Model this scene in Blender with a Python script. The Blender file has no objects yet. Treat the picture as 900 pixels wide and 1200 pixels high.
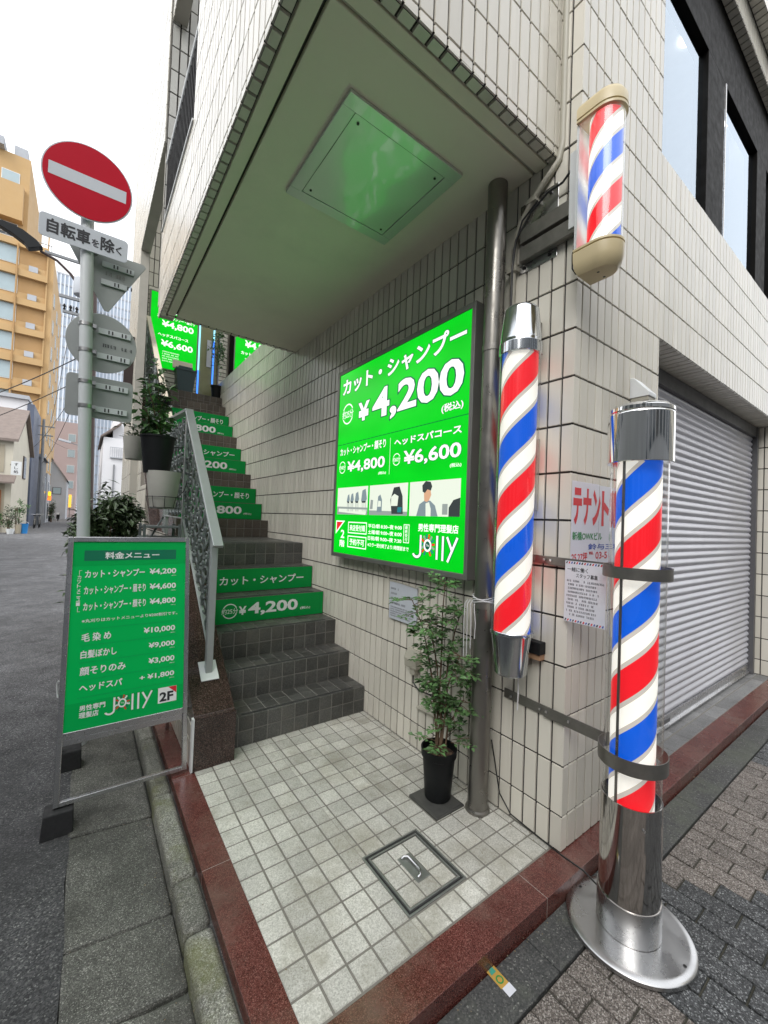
import bpy, bmesh, math, random
from mathutils import Vector, Matrix
random.seed(11)
SC = bpy.context.scene
COL = SC.collection
R = math.radians

# ---------------------------------------------------------------- camera
cam_d = bpy.data.cameras.new('camera')
cam = bpy.data.objects.new('camera', cam_d)
COL.objects.link(cam)
cam_d.sensor_fit = 'VERTICAL'
cam_d.sensor_height = 24.0
cam_d.lens = 24.0 * 479.593 / 1200.0
cam_d.clip_start = 0.02
cam_d.clip_end = 2000
yaw, pitch, roll = 0.63115986, 0.02070145, 0.03869544
fw = Vector((math.sin(yaw) * math.cos(pitch), math.cos(yaw) * math.cos(pitch), math.sin(pitch)))
r0 = Vector((math.cos(yaw), -math.sin(yaw), 0))
u0 = r0.cross(fw)
rr = r0 * math.cos(roll) + u0 * math.sin(roll)
uu = -r0 * math.sin(roll) + u0 * math.cos(roll)
CAM = Vector((-1.88308, -1.05961, 1.53926))
cam.matrix_world = Matrix(((rr.x, uu.x, -fw.x, CAM.x), (rr.y, uu.y, -fw.y, CAM.y), (rr.z, uu.z, -fw.z, CAM.z), (0, 0, 0, 1)))
SC.camera = cam

# ---------------------------------------------------------------- sky, sun, exposure
SUN_EL, SUN_AZ = 42.0, 238.0          # azimuth clockwise from +Y
world = bpy.data.worlds.new('World')
SC.world = world
world.use_nodes = True
wt = world.node_tree
wt.nodes.clear()
sky = wt.nodes.new('ShaderNodeTexSky')
sky.sky_type = 'NISHITA'
sky.sun_disc = False
sky.sun_elevation = R(SUN_EL)
sky.sun_rotation = R(SUN_AZ)
sky.air_density = 1.6
sky.dust_density = 6.0
hsv = wt.nodes.new('ShaderNodeHueSaturation')
hsv.inputs['Saturation'].default_value = 0.12
mixw = wt.nodes.new('ShaderNodeMix')
mixw.data_type = 'RGBA'
mixw.inputs[0].default_value = 0.72
mixw.inputs[7].default_value = (13.2, 13.5, 14.0, 1)      # even overcast cloud layer
bg = wt.nodes.new('ShaderNodeBackground')
bg.inputs['Strength'].default_value = 0.1
wo = wt.nodes.new('ShaderNodeOutputWorld')
wt.links.new(sky.outputs[0], hsv.inputs['Color'])
wt.links.new(hsv.outputs[0], mixw.inputs[6])
wt.links.new(mixw.outputs[2], bg.inputs['Color'])
wt.links.new(bg.outputs[0], wo.inputs['Surface'])
sun_d = bpy.data.lights.new('sun', 'SUN')
sun_d.energy = 0.95
sun_d.angle = R(35)
sun_d.color = (1.0, 0.97, 0.93)
sun = bpy.data.objects.new('sun', sun_d)
COL.objects.link(sun)
az, el = R(SUN_AZ), R(SUN_EL)
sdir = Vector((math.sin(az) * math.cos(el), math.cos(az) * math.cos(el), math.sin(el)))
sun.rotation_euler = sdir.to_track_quat('Z', 'Y').to_euler()
SC.view_settings.view_transform = 'Standard'
SC.view_settings.look = 'None'
SC.view_settings.exposure = 0.72
SC.view_settings.gamma = 1.0
SC.view_settings.use_curve_mapping = False
SC.cycles.use_denoising = True
SC.cycles.max_bounces = 10
SC.cycles.diffuse_bounces = 8
SC.cycles.glossy_bounces = 5
SC.cycles.transparent_max_bounces = 16
SC.cycles.sample_clamp_indirect = 8

# ---------------------------------------------------------------- materials
def nmat(name):
    m = bpy.data.materials.new(name)
    m.use_nodes = True
    nt = m.node_tree
    return m, nt, nt.nodes['Principled BSDF']

def node(nt, t, **kw):
    n = nt.nodes.new(t)
    for k, v in kw.items():
        if k in n.inputs:
            n.inputs[k].default_value = v
        else:
            setattr(n, k, v)
    return n

def mixc(nt, a, b, fac, mode='MIX'):
    m = nt.nodes.new('ShaderNodeMix')
    m.data_type = 'RGBA'
    m.blend_type = mode
    for s, v in ((0, fac), (6, a), (7, b)):
        if hasattr(v, 'is_linked'):
            nt.links.new(v, m.inputs[s])
        else:
            m.inputs[s].default_value = v if s == 0 else (*v, 1) if len(v) == 3 else v
    return m.outputs[2]

def ramp(nt, src, stops, interp='LINEAR'):
    r = nt.nodes.new('ShaderNodeValToRGB')
    r.color_ramp.interpolation = interp
    e = r.color_ramp.elements
    while len(e) < len(stops):
        e.new(0.5)
    for i, (p, c) in enumerate(stops):
        e[i].position = p
        e[i].color = (*c, 1) if hasattr(c, '__len__') else (c, c, c, 1)
    nt.links.new(src, r.inputs[0])
    return r.outputs[0]

def coords(nt, scale=(1, 1, 1)):
    tc = nt.nodes.new('ShaderNodeTexCoord')
    mp = nt.nodes.new('ShaderNodeMapping')
    mp.inputs['Scale'].default_value = scale
    nt.links.new(tc.outputs['Object'], mp.inputs[0])
    return mp.outputs[0]

def noise(nt, vec, scale, detail=4, rough=0.6):
    n = node(nt, 'ShaderNodeTexNoise', Scale=scale, Detail=detail, Roughness=rough)
    nt.links.new(vec, n.inputs['Vector'])
    return n.outputs[0]

def bump(nt, p, h, strength, dist=0.002):
    b = node(nt, 'ShaderNodeBump', Strength=strength, Distance=dist)
    nt.links.new(h, b.inputs['Height'])
    nt.links.new(b.outputs[0], p.inputs['Normal'])

def plain(name, col, rough=0.5, metal=0.0, var=0.15, scale=6, bmp=0.15, fine=120, stain=0.0, streak=False, tint=0.0, spec=0.5, rvar=0.15):
    m, nt, p = nmat(name)
    v = coords(nt, (1, 1, 0.25) if streak else (1, 1, 1))
    n1 = noise(nt, v, scale)
    c = mixc(nt, tuple(x * (1 - var) for x in col), tuple(min(1, x * (1 + var)) for x in col), n1)
    if stain:
        n2 = noise(nt, v, scale * 0.35, 6, 0.7)
        f = ramp(nt, n2, [(0.5, 0.0), (0.75, stain)])
        c = mixc(nt, c, tuple(x * 0.35 for x in col), f)
    if streak:
        # rain streaks and dribbles of dirt, long and thin down the wall
        n3 = noise(nt, coords(nt, (1, 1, 0.045)), 16, 3, 0.6)
        n4 = noise(nt, coords(nt), 0.9, 3, 0.6)
        f1, f2 = ramp(nt, n3, [(0.56, 0.0), (0.74, 1.0)]), ramp(nt, n4, [(0.42, 0.0), (0.62, 0.42)])
        mm = node(nt, 'ShaderNodeMath', operation='MULTIPLY')
        nt.links.new(f1, mm.inputs[0])
        nt.links.new(f2, mm.inputs[1])
        c = mixc(nt, c, tuple(x * k for x, k in zip(col, (0.50, 0.45, 0.38))), mm.outputs[0])
    if tint:
        a = node(nt, 'ShaderNodeAttribute', attribute_name='tint')
        mr = node(nt, 'ShaderNodeMapRange')
        nt.links.new(a.outputs['Fac'], mr.inputs[0])
        mr.inputs[3].default_value = 1 - tint
        mr.inputs[4].default_value = 1 + tint
        cv = nt.nodes.new('ShaderNodeCombineColor')
        for i in range(3):
            nt.links.new(mr.outputs[0], cv.inputs[i])
        c = mixc(nt, c, cv.outputs[0], 1.0, 'MULTIPLY')
    nt.links.new(c, p.inputs['Base Color'])
    p.inputs['Metallic'].default_value = metal
    p.inputs['Specular IOR Level'].default_value = spec
    rn = ramp(nt, noise(nt, coords(nt), scale * 2.3), [(0.3, max(0.02, rough - rvar * rough)), (0.7, min(1, rough + rvar * rough))])
    nt.links.new(rn, p.inputs['Roughness'])
    if bmp:
        bump(nt, p, noise(nt, coords(nt), fine, 3), bmp)
    return m

def stone(name, stops, scale, rough, bmp=0.3, stain=None, stain_scale=2.0, tint=0.0, big=0.2, dist=0.002, spec=0.5):
    """speckled stone: a colour ramp over fine voronoi + noise, with larger dirt patches"""
    m, nt, p = nmat(name)
    v = coords(nt)
    vo = node(nt, 'ShaderNodeTexVoronoi', Scale=scale)
    nt.links.new(v, vo.inputs['Vector'])
    sep = nt.nodes.new('ShaderNodeSeparateColor')
    nt.links.new(vo.outputs['Color'], sep.inputs[0])
    c = ramp(nt, sep.outputs[0], stops)
    nb = noise(nt, v, 3.5, 5, 0.65)
    c = mixc(nt, c, ramp(nt, nb, [(0.3, 1 - big), (0.7, 1 + big)]), 1.0, 'MULTIPLY')
    if stain:
        f = ramp(nt, noise(nt, v, stain_scale, 6, 0.7), [(0.48, 0.0), (0.64, 0.62)])
        c = mixc(nt, c, stain, f)
    if tint:
        a = node(nt, 'ShaderNodeAttribute', attribute_name='tint')
        t = ramp(nt, a.outputs['Fac'], [(0.0, 1 - tint), (1.0, 1 + tint)])
        c = mixc(nt, c, t, 1.0, 'MULTIPLY')
    nt.links.new(c, p.inputs['Base Color'])
    p.inputs['Specular IOR Level'].default_value = spec
    rn = ramp(nt, noise(nt, v, 9), [(0.3, rough * 0.8), (0.7, min(1, rough * 1.2))])
    nt.links.new(rn, p.inputs['Roughness'])
    if bmp:
        n2 = noise(nt, v, scale * 0.8, 4, 0.7)
        bump(nt, p, n2, bmp, dist)
    return m

def emit(name, col, strength, base=None, rough=0.25):
    m, nt, p = nmat(name)
    p.inputs['Specular IOR Level'].default_value = 0.25
    p.inputs['Base Color'].default_value = (*(base or tuple(x * 0.12 for x in col)), 1)
    p.inputs['Roughness'].default_value = rough
    p.inputs['Emission Color'].default_value = (*col, 1)
    p.inputs['Emission Strength'].default_value = strength
    return m

def clear(name, tint=(0.97, 0.98, 0.98), refl=1.0, ior=1.45, base=0.0):
    m, nt, p = nmat(name)
    nt.nodes.remove(p)
    out = nt.nodes['Material Output']
    tr = node(nt, 'ShaderNodeBsdfTransparent', Color=(*tint, 1))
    gl = node(nt, 'ShaderNodeBsdfGlossy', Color=(0.80, 0.90, 1, 1) if base else (1, 1, 1, 1), Roughness=0.02)
    fr = node(nt, 'ShaderNodeFresnel', IOR=ior)
    ge = nt.nodes.new('ShaderNodeNewGeometry')
    io = node(nt, 'ShaderNodeMapRange')
    io.inputs[3].default_value = ior
    io.inputs[4].default_value = 1 / ior          # same reflectance on both faces of a thin sheet
    nt.links.new(ge.outputs['Backfacing'], io.inputs[0])
    nt.links.new(io.outputs[0], fr.inputs['IOR'])
    mu = node(nt, 'ShaderNodeMath', operation='MULTIPLY')
    mu.inputs[1].default_value = refl
    mu.use_clamp = True
    if base:
        mu.operation = 'MULTIPLY_ADD'
        mu.inputs[2].default_value = base
    nt.links.new(fr.outputs[0], mu.inputs[0])
    mx = nt.nodes.new('ShaderNodeMixShader')
    nt.links.new(mu.outputs[0], mx.inputs[0])
    nt.links.new(tr.outputs[0], mx.inputs[1])
    nt.links.new(gl.outputs[0], mx.inputs[2])
    nt.links.new(mx.outputs[0], out.inputs['Surface'])
    return m

def stripes(name, pitch, phase, strength):
    """red / white / blue helix with grey edging, lit from inside; object origin on the axis"""
    m, nt, p = nmat(name)
    tc = nt.nodes.new('ShaderNodeTexCoord')
    sep = nt.nodes.new('ShaderNodeSeparateXYZ')
    nt.links.new(tc.outputs['Object'], sep.inputs[0])
    def mth(op, a, b=None):
        n = node(nt, 'ShaderNodeMath', operation=op)
        for i, x in enumerate((a, b)):
            if x is None:
                continue
            if hasattr(x, 'is_linked'):
                nt.links.new(x, n.inputs[i])
            else:
                n.inputs[i].default_value = x
        return n.outputs[0]
    ang = mth('DIVIDE', mth('ARCTAN2', sep.outputs[1], sep.outputs[0]), 2 * math.pi)
    u = mth('FRACT', mth('ADD', mth('SUBTRACT', mth('DIVIDE', sep.outputs[2], pitch), ang), phase))
    W, G = (0.84, 0.81, 0.74), (0.46, 0.42, 0.38)
    RD, BL = (0.70, 0.010, 0.018), (0.003, 0.085, 0.54)
    st = [(0.0, RD), (0.255, G), (0.298, W), (0.457, G), (0.5, BL), (0.755, G), (0.798, W), (0.957, G)]
    c = ramp(nt, u, st, 'CONSTANT')
    nt.links.new(c, p.inputs['Base Color'])
    nt.links.new(c, p.inputs['Emission Color'])
    # the tubes inside light the drum unevenly along its height
    n = noise(nt, coords(nt), 5, 2)
    s = mth('MULTIPLY', mth('ADD', 0.75, mth('MULTIPLY', n, 0.5)), strength)
    nt.links.new(s, p.inputs['Emission Strength'])
    p.inputs['Roughness'].default_value = 0.3
    return m

M = {}
M['tile'] = plain('cream_glazed_tile', (0.66, 0.63, 0.55), 0.24, var=0.04, scale=3, bmp=0, stain=0.10, streak=True, tint=0.09, rvar=0.02)
M['tile_pier'] = plain('grey_glazed_tile', (0.50, 0.50, 0.47), 0.3, var=0.1, scale=3, bmp=0.1, fine=14, tint=0.06)
M['grout'] = plain('dark_tile_joint', (0.035, 0.03, 0.028), 0.9, var=0.4, scale=30)
M['wall_core'] = plain('rendered_wall', (0.45, 0.43, 0.38), 0.85)
M['soffit'] = plain('soffit_paint', (0.82, 0.79, 0.64), 0.65, var=0.06, scale=2, bmp=0.35, fine=160, stain=0.20)
M['groove'] = plain('soffit_joint', (0.06, 0.06, 0.05), 0.9)
M['hatch'] = plain('galvanised_hatch', (0.66, 0.69, 0.66), 0.13, metal=0.8, var=0.03, scale=2, bmp=0.05, fine=9, rvar=0.05)
_p = M['hatch'].node_tree.nodes['Principled BSDF']
_n = _p.inputs['Roughness'].links[0]
M['hatch'].node_tree.links.remove(_n)
_p.inputs['Roughness'].default_value = 0.46
_p.inputs['Coat Weight'].default_value = 0.55
_p.inputs['Coat Roughness'].default_value = 0.07
_p.inputs['Coat IOR'].default_value = 1.9
M['screw'] = plain('dark_screw', (0.05, 0.05, 0.05), 0.5, metal=0.7)
M['chrome'] = plain('chrome', (0.80, 0.80, 0.79), 0.05, metal=1.0, var=0.03, bmp=0.03, fine=8, rvar=0.5)
M['cap_steel'] = plain('satin_cap_steel', (0.62, 0.65, 0.68), 0.14, metal=1.0, var=0.05, scale=4, bmp=0.02, fine=8, rvar=0.2)
M['steel'] = plain('polished_stainless', (0.50, 0.48, 0.46), 0.10, metal=1.0, var=0.10, scale=7, bmp=0.05, fine=10, rvar=0.5)
M['brushed'] = plain('brushed_stainless', (0.52, 0.52, 0.52), 0.30, metal=1.0, var=0.04, scale=4, bmp=0.06, fine=60, rvar=0.4)
M['alu'] = plain('aluminium', (0.66, 0.66, 0.67), 0.26, metal=1.0, var=0.08, bmp=0.05)
M['alu_frame'] = plain('sign_case_grey', (0.24, 0.24, 0.225), 0.4, metal=0.6, var=0.15)
M['pipe'] = plain('pipe_steel', (0.24, 0.23, 0.21), 0.34, metal=0.85, var=0.22, scale=5, bmp=0.12, fine=50, stain=0.3, streak=True, rvar=0.3)
M['strap'] = plain('strap_steel', (0.25, 0.24, 0.22), 0.42, metal=0.85, var=0.25, scale=14, stain=0.3)
M['white_paint'] = plain('white_metal_paint', (0.72, 0.74, 0.74), 0.35, var=0.06, stain=0.15)
M['rail_paint'] = plain('silver_rail_paint', (0.40, 0.43, 0.43), 0.35, metal=0.35, var=0.10, scale=9, stain=0.15)
M['rail_dark'] = plain('ironwork_paint', (0.16, 0.18, 0.18), 0.4, metal=0.4, var=0.35, scale=25, stain=0.3)
M['cream_rail'] = plain('cream_rail_paint', (0.66, 0.58, 0.46), 0.5, var=0.1, stain=0.35)
M['ivory'] = plain('ivory_plastic', (0.60, 0.50, 0.30), 0.35, var=0.06, scale=8, bmp=0.03)
M['beige_plastic'] = plain('beige_plastic', (0.42, 0.40, 0.33), 0.5, var=0.1, stain=0.3)
M['black_plastic'] = plain('black_plastic', (0.011, 0.012, 0.013), 0.5, var=0.2, bmp=0.05, spec=0.2)
M['rubber'] = plain('black_rubber', (0.02, 0.02, 0.021), 0.75, var=0.3, scale=20, bmp=0.3, fine=80)
M['cable'] = plain('black_cable', (0.012, 0.012, 0.012), 0.5)
M['green_print'] = plain('green_print', (0.0, 0.47, 0.095), 0.35, var=0.03, bmp=0, spec=0.2)
M['green_dark'] = plain('dark_green_print', (0.0, 0.16, 0.08), 0.4, var=0.03, bmp=0)
M['green_mid'] = plain('mid_green_print', (0.0, 0.39, 0.08), 0.35, var=0.03, bmp=0, spec=0.2)
M['sticker_green'] = plain('green_step_sticker', (0.0, 0.27, 0.05), 0.4, var=0.08, scale=9, bmp=0.04, spec=0.25)
M['white_print'] = plain('white_print', (0.80, 0.81, 0.80), 0.4, var=0.02, bmp=0)
M['red_print'] = plain('red_print', (0.62, 0.02, 0.03), 0.4, var=0.03, bmp=0)
M['black_print'] = plain('black_print', (0.02, 0.02, 0.025), 0.5, var=0.02, bmp=0)
M['blue_print'] = plain('blue_print', (0.05, 0.10, 0.40), 0.5, var=0.02, bmp=0)
M['grn_print'] = plain('leaf_green_print', (0.02, 0.25, 0.06), 0.5, var=0.02, bmp=0)
M['paper'] = plain('white_paper', (0.68, 0.69, 0.74), 0.6, var=0.04, bmp=0.1, fine=12)
GREEN, WHITE, LOUT = (0.0, 0.60, 0.012), (0.95, 1.0, 0.93), (0.0, 0.10, 0.05)
LB = 0.70
M['lit_green'] = emit('lit_green_panel', GREEN, LB)
nt_ = M['lit_green'].node_tree
e_ = ramp(nt_, noise(nt_, coords(nt_, (1, 1, 2.2)), 1.6, 2, 0.5), [(0.3, LB * 0.86), (0.7, LB * 1.12)])
nt_.links.new(e_, nt_.nodes['Principled BSDF'].inputs['Emission Strength'])
M['lit_white'] = emit('lit_white_letter', WHITE, LB)
M['lit_outline'] = emit('lit_dark_green', LOUT, LB)
M['lit_line'] = emit('lit_line_green', (0.0, 0.22, 0.03), LB)
M['lit_red'] = emit('lit_red', (0.75, 0.02, 0.02), LB)
M['lit_grey'] = emit('lit_grey', (0.28, 0.32, 0.30), LB)
M['lit_pale'] = emit('lit_pale', (0.72, 0.78, 0.66), LB)
M['lit_dark'] = emit('lit_dark', (0.04, 0.05, 0.05), LB)
M['lit_skin'] = emit('lit_skin', (0.62, 0.36, 0.22), LB)
M['lit_teal'] = emit('lit_teal', (0.02, 0.20, 0.22), LB)
M['lit_bluegrey'] = emit('lit_blue_grey', (0.20, 0.26, 0.28), LB)
M['led_blue'] = emit('led_blue', (0.05, 0.22, 1.0), 1.3)
M['led_cyan'] = emit('led_cyan', (0.30, 0.75, 0.95), 1.1)
M['acrylic'] = clear('clear_acrylic', (0.95, 0.96, 0.955), 1.6)
M['flank'] = clear('clear_sleeve', (0.90, 0.92, 0.92), 1.3)
M['floor_tile'] = stone('grey_floor_tile', [(0.0, (0.38, 0.375, 0.33)), (0.5, (0.52, 0.51, 0.46)), (1.0, (0.64, 0.63, 0.575))], 260, 0.6, 0.55, stain=(0.27, 0.25, 0.19), stain_scale=3.0, tint=0.15, big=0.15)
M['threshold'] = stone('threshold_tile', [(0.0, (0.13, 0.13, 0.13)), (0.5, (0.20, 0.20, 0.20)), (1.0, (0.27, 0.27, 0.27))], 260, 0.5, 0.3, tint=0.2)
M['floor_joint'] = plain('floor_joint', (0.19, 0.18, 0.155), 0.9, var=0.3, scale=20)
M['stair_tile'] = stone('dark_stair_tile', [(0.0, (0.045, 0.045, 0.043)), (0.6, (0.075, 0.075, 0.07)), (1.0, (0.12, 0.12, 0.11))], 320, 0.42, 0.25, stain=(0.12, 0.11, 0.09), tint=0.25, big=0.25)
M['stair_joint'] = plain('stair_joint', (0.22, 0.21, 0.19), 0.9, var=0.3, scale=20)
M['stair_tile_brown'] = stone('brown_stair_tile', [(0.0, (0.055, 0.045, 0.035)), (0.6, (0.09, 0.075, 0.06)), (1.0, (0.13, 0.11, 0.09))], 320, 0.5, 0.2, tint=0.2)
M['nosing'] = plain('stair_nosing', (0.035, 0.035, 0.035), 0.6, var=0.3)
M['granite_red'] = stone('red_granite', [(0.0, (0.040, 0.012, 0.010)), (0.45, (0.105, 0.030, 0.025)), (0.8, (0.155, 0.052, 0.042)), (1.0, (0.24, 0.11, 0.09))], 420, 0.25, 0.08, stain=(0.16, 0.10, 0.08), stain_scale=2.2, big=0.25)
M['granite_brown'] = stone('brown_granite', [(0.0, (0.012, 0.009, 0.008)), (0.5, (0.040, 0.024, 0.020)), (0.85, (0.085, 0.05, 0.042)), (1.0, (0.15, 0.11, 0.095))], 300, 0.16, 0.04, big=0.3)
M['asphalt'] = stone('asphalt', [(0.0, (0.022, 0.022, 0.024)), (0.6, (0.050, 0.050, 0.052)), (0.93, (0.085, 0.085, 0.085)), (1.0, (0.17, 0.17, 0.165))], 190, 0.8, 0.9, stain=(0.035, 0.035, 0.036), stain_scale=1.1, big=0.35, dist=0.004, spec=0.35)
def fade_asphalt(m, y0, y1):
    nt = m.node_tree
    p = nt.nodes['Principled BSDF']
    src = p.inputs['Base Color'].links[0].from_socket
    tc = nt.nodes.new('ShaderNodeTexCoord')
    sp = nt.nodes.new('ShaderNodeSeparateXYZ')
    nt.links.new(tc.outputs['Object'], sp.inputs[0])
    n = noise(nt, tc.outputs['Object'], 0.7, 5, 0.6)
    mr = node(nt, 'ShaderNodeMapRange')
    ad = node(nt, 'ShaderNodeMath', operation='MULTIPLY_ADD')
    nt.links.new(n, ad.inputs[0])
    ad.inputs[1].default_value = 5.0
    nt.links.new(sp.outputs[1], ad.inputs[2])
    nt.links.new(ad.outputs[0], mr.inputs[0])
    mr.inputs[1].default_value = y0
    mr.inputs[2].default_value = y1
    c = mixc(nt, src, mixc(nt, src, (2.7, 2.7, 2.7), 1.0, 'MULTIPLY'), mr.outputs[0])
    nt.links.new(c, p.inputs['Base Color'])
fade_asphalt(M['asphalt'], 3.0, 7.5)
M['road'] = stone('road_asphalt', [(0.0, (0.06, 0.06, 0.062)), (0.6, (0.085, 0.085, 0.087)), (1.0, (0.13, 0.13, 0.13))], 90, 0.85, 0.5, stain=(0.05, 0.05, 0.052), stain_scale=0.35, big=0.25, dist=0.004, spec=0.3)
M['gutter'] = stone('gutter_concrete', [(0.0, (0.05, 0.05, 0.044)), (0.5, (0.105, 0.105, 0.092)), (0.9, (0.18, 0.18, 0.16)), (1.0, (0.40, 0.40, 0.36))], 330, 0.75, 0.6, stain=(0.042, 0.042, 0.034), stain_scale=2.2, tint=0.2, big=0.45, dist=0.003)
M['kerb'] = stone('mossy_kerb_stone', [(0.0, (0.09, 0.09, 0.075)), (0.5, (0.20, 0.20, 0.17)), (0.9, (0.32, 0.32, 0.28)), (1.0, (0.50, 0.50, 0.45))], 300, 0.8, 0.7, stain=(0.12, 0.13, 0.030), stain_scale=3.2, tint=0.25, big=0.45, dist=0.003)
M['strip'] = stone('dark_gutter_strip', [(0.0, (0.035, 0.036, 0.036)), (0.6, (0.065, 0.066, 0.064)), (0.95, (0.10, 0.10, 0.095)), (1.0, (0.24, 0.24, 0.22))], 200, 0.75, 0.5, stain=(0.10, 0.11, 0.085), stain_scale=3.0, big=0.25)
M['paver_brown'] = stone('brown_paver', [(0.0, (0.045, 0.039, 0.034)), (0.45, (0.135, 0.115, 0.10)), (0.8, (0.225, 0.20, 0.18)), (1.0, (0.40, 0.375, 0.345))], 260, 0.75, 0.8, tint=0.14, big=0.15, dist=0.003)
M['paver_dark'] = stone('dark_paver', [(0.0, (0.014, 0.015, 0.016)), (0.5, (0.046, 0.048, 0.050)), (0.85, (0.105, 0.11, 0.113)), (1.0, (0.32, 0.33, 0.33))], 230, 0.6, 0.9, tint=0.15, big=0.15, dist=0.003)
M['paver_joint'] = plain('sandy_joint', (0.05, 0.048, 0.035), 0.95, var=0.4, scale=30)
M['iron'] = plain('cast_iron', (0.12, 0.12, 0.112), 0.5, metal=0.5, var=0.3, scale=20, bmp=0.3)
M['iron_frame'] = plain('worn_steel_frame', (0.30, 0.31, 0.29), 0.45, metal=0.7, var=0.35, scale=18)
M['soil'] = stone('bark_soil', [(0.0, (0.02, 0.012, 0.008)), (0.6, (0.07, 0.04, 0.025)), (1.0, (0.17, 0.11, 0.07))], 90, 0.9, 1.0)
M['leaf'] = plain('nandina_leaf', (0.10, 0.20, 0.07), 0.35, var=0.25, scale=20, bmp=0, tint=0.6)
M['leaf_dark'] = plain('shrub_leaf', (0.060, 0.095, 0.040), 0.35, var=0.25, scale=20, bmp=0, tint=0.6)
M['leaf_grey'] = plain('olive_leaf', (0.10, 0.13, 0.08), 0.5, var=0.25, scale=20, bmp=0, tint=0.5)
M['twig'] = plain('twig_bark', (0.14, 0.09, 0.055), 0.8, var=0.3, scale=30)
M['shutter'] = plain('shutter_paint', (0.62, 0.62, 0.665), 0.38, metal=0.25, var=0.05, scale=2, bmp=0.04, stain=0.12)
M['shutter_box'] = plain('shutter_header', (0.12, 0.12, 0.12), 0.5)
M['jamb'] = plain('dark_jamb', (0.14, 0.14, 0.145), 0.4, metal=0.5)
M['win_frame'] = plain('bronze_window_frame', (0.005, 0.0045, 0.004), 0.5, metal=0.0, spec=0.06)
M['glass'] = clear('window_glass', (0.80, 0.84, 0.90), 0.7, 1.6, 0.30)
M['room_wall'] = plain('room_wall', (0.70, 0.69, 0.66), 0.7)
M['lamp_lit'] = emit('ceiling_lamp_lit', (1.0, 0.93, 0.82), 6.0)
M['sign_red'] = plain('road_sign_red', (0.46, 0.002, 0.018), 0.4, var=0.04, bmp=0, spec=0.15)
M['sign_white'] = plain('road_sign_white', (0.52, 0.55, 0.60), 0.35, var=0.04, bmp=0.03)
M['sign_back'] = plain('sign_back_grey', (0.34, 0.36, 0.35), 0.45, metal=0.3, var=0.08, stain=0.2)
M['pole_white'] = plain('sign_pole_paint', (0.56, 0.59, 0.60), 0.35, var=0.06, scale=4, stain=0.12)
M['pot_grey'] = plain('grey_cement_pot', (0.46, 0.45, 0.41), 0.75, var=0.10, scale=9, bmp=0.2, stain=0.3)
M['wire_white'] = plain('white_wire', (0.6, 0.6, 0.6), 0.5)

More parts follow.
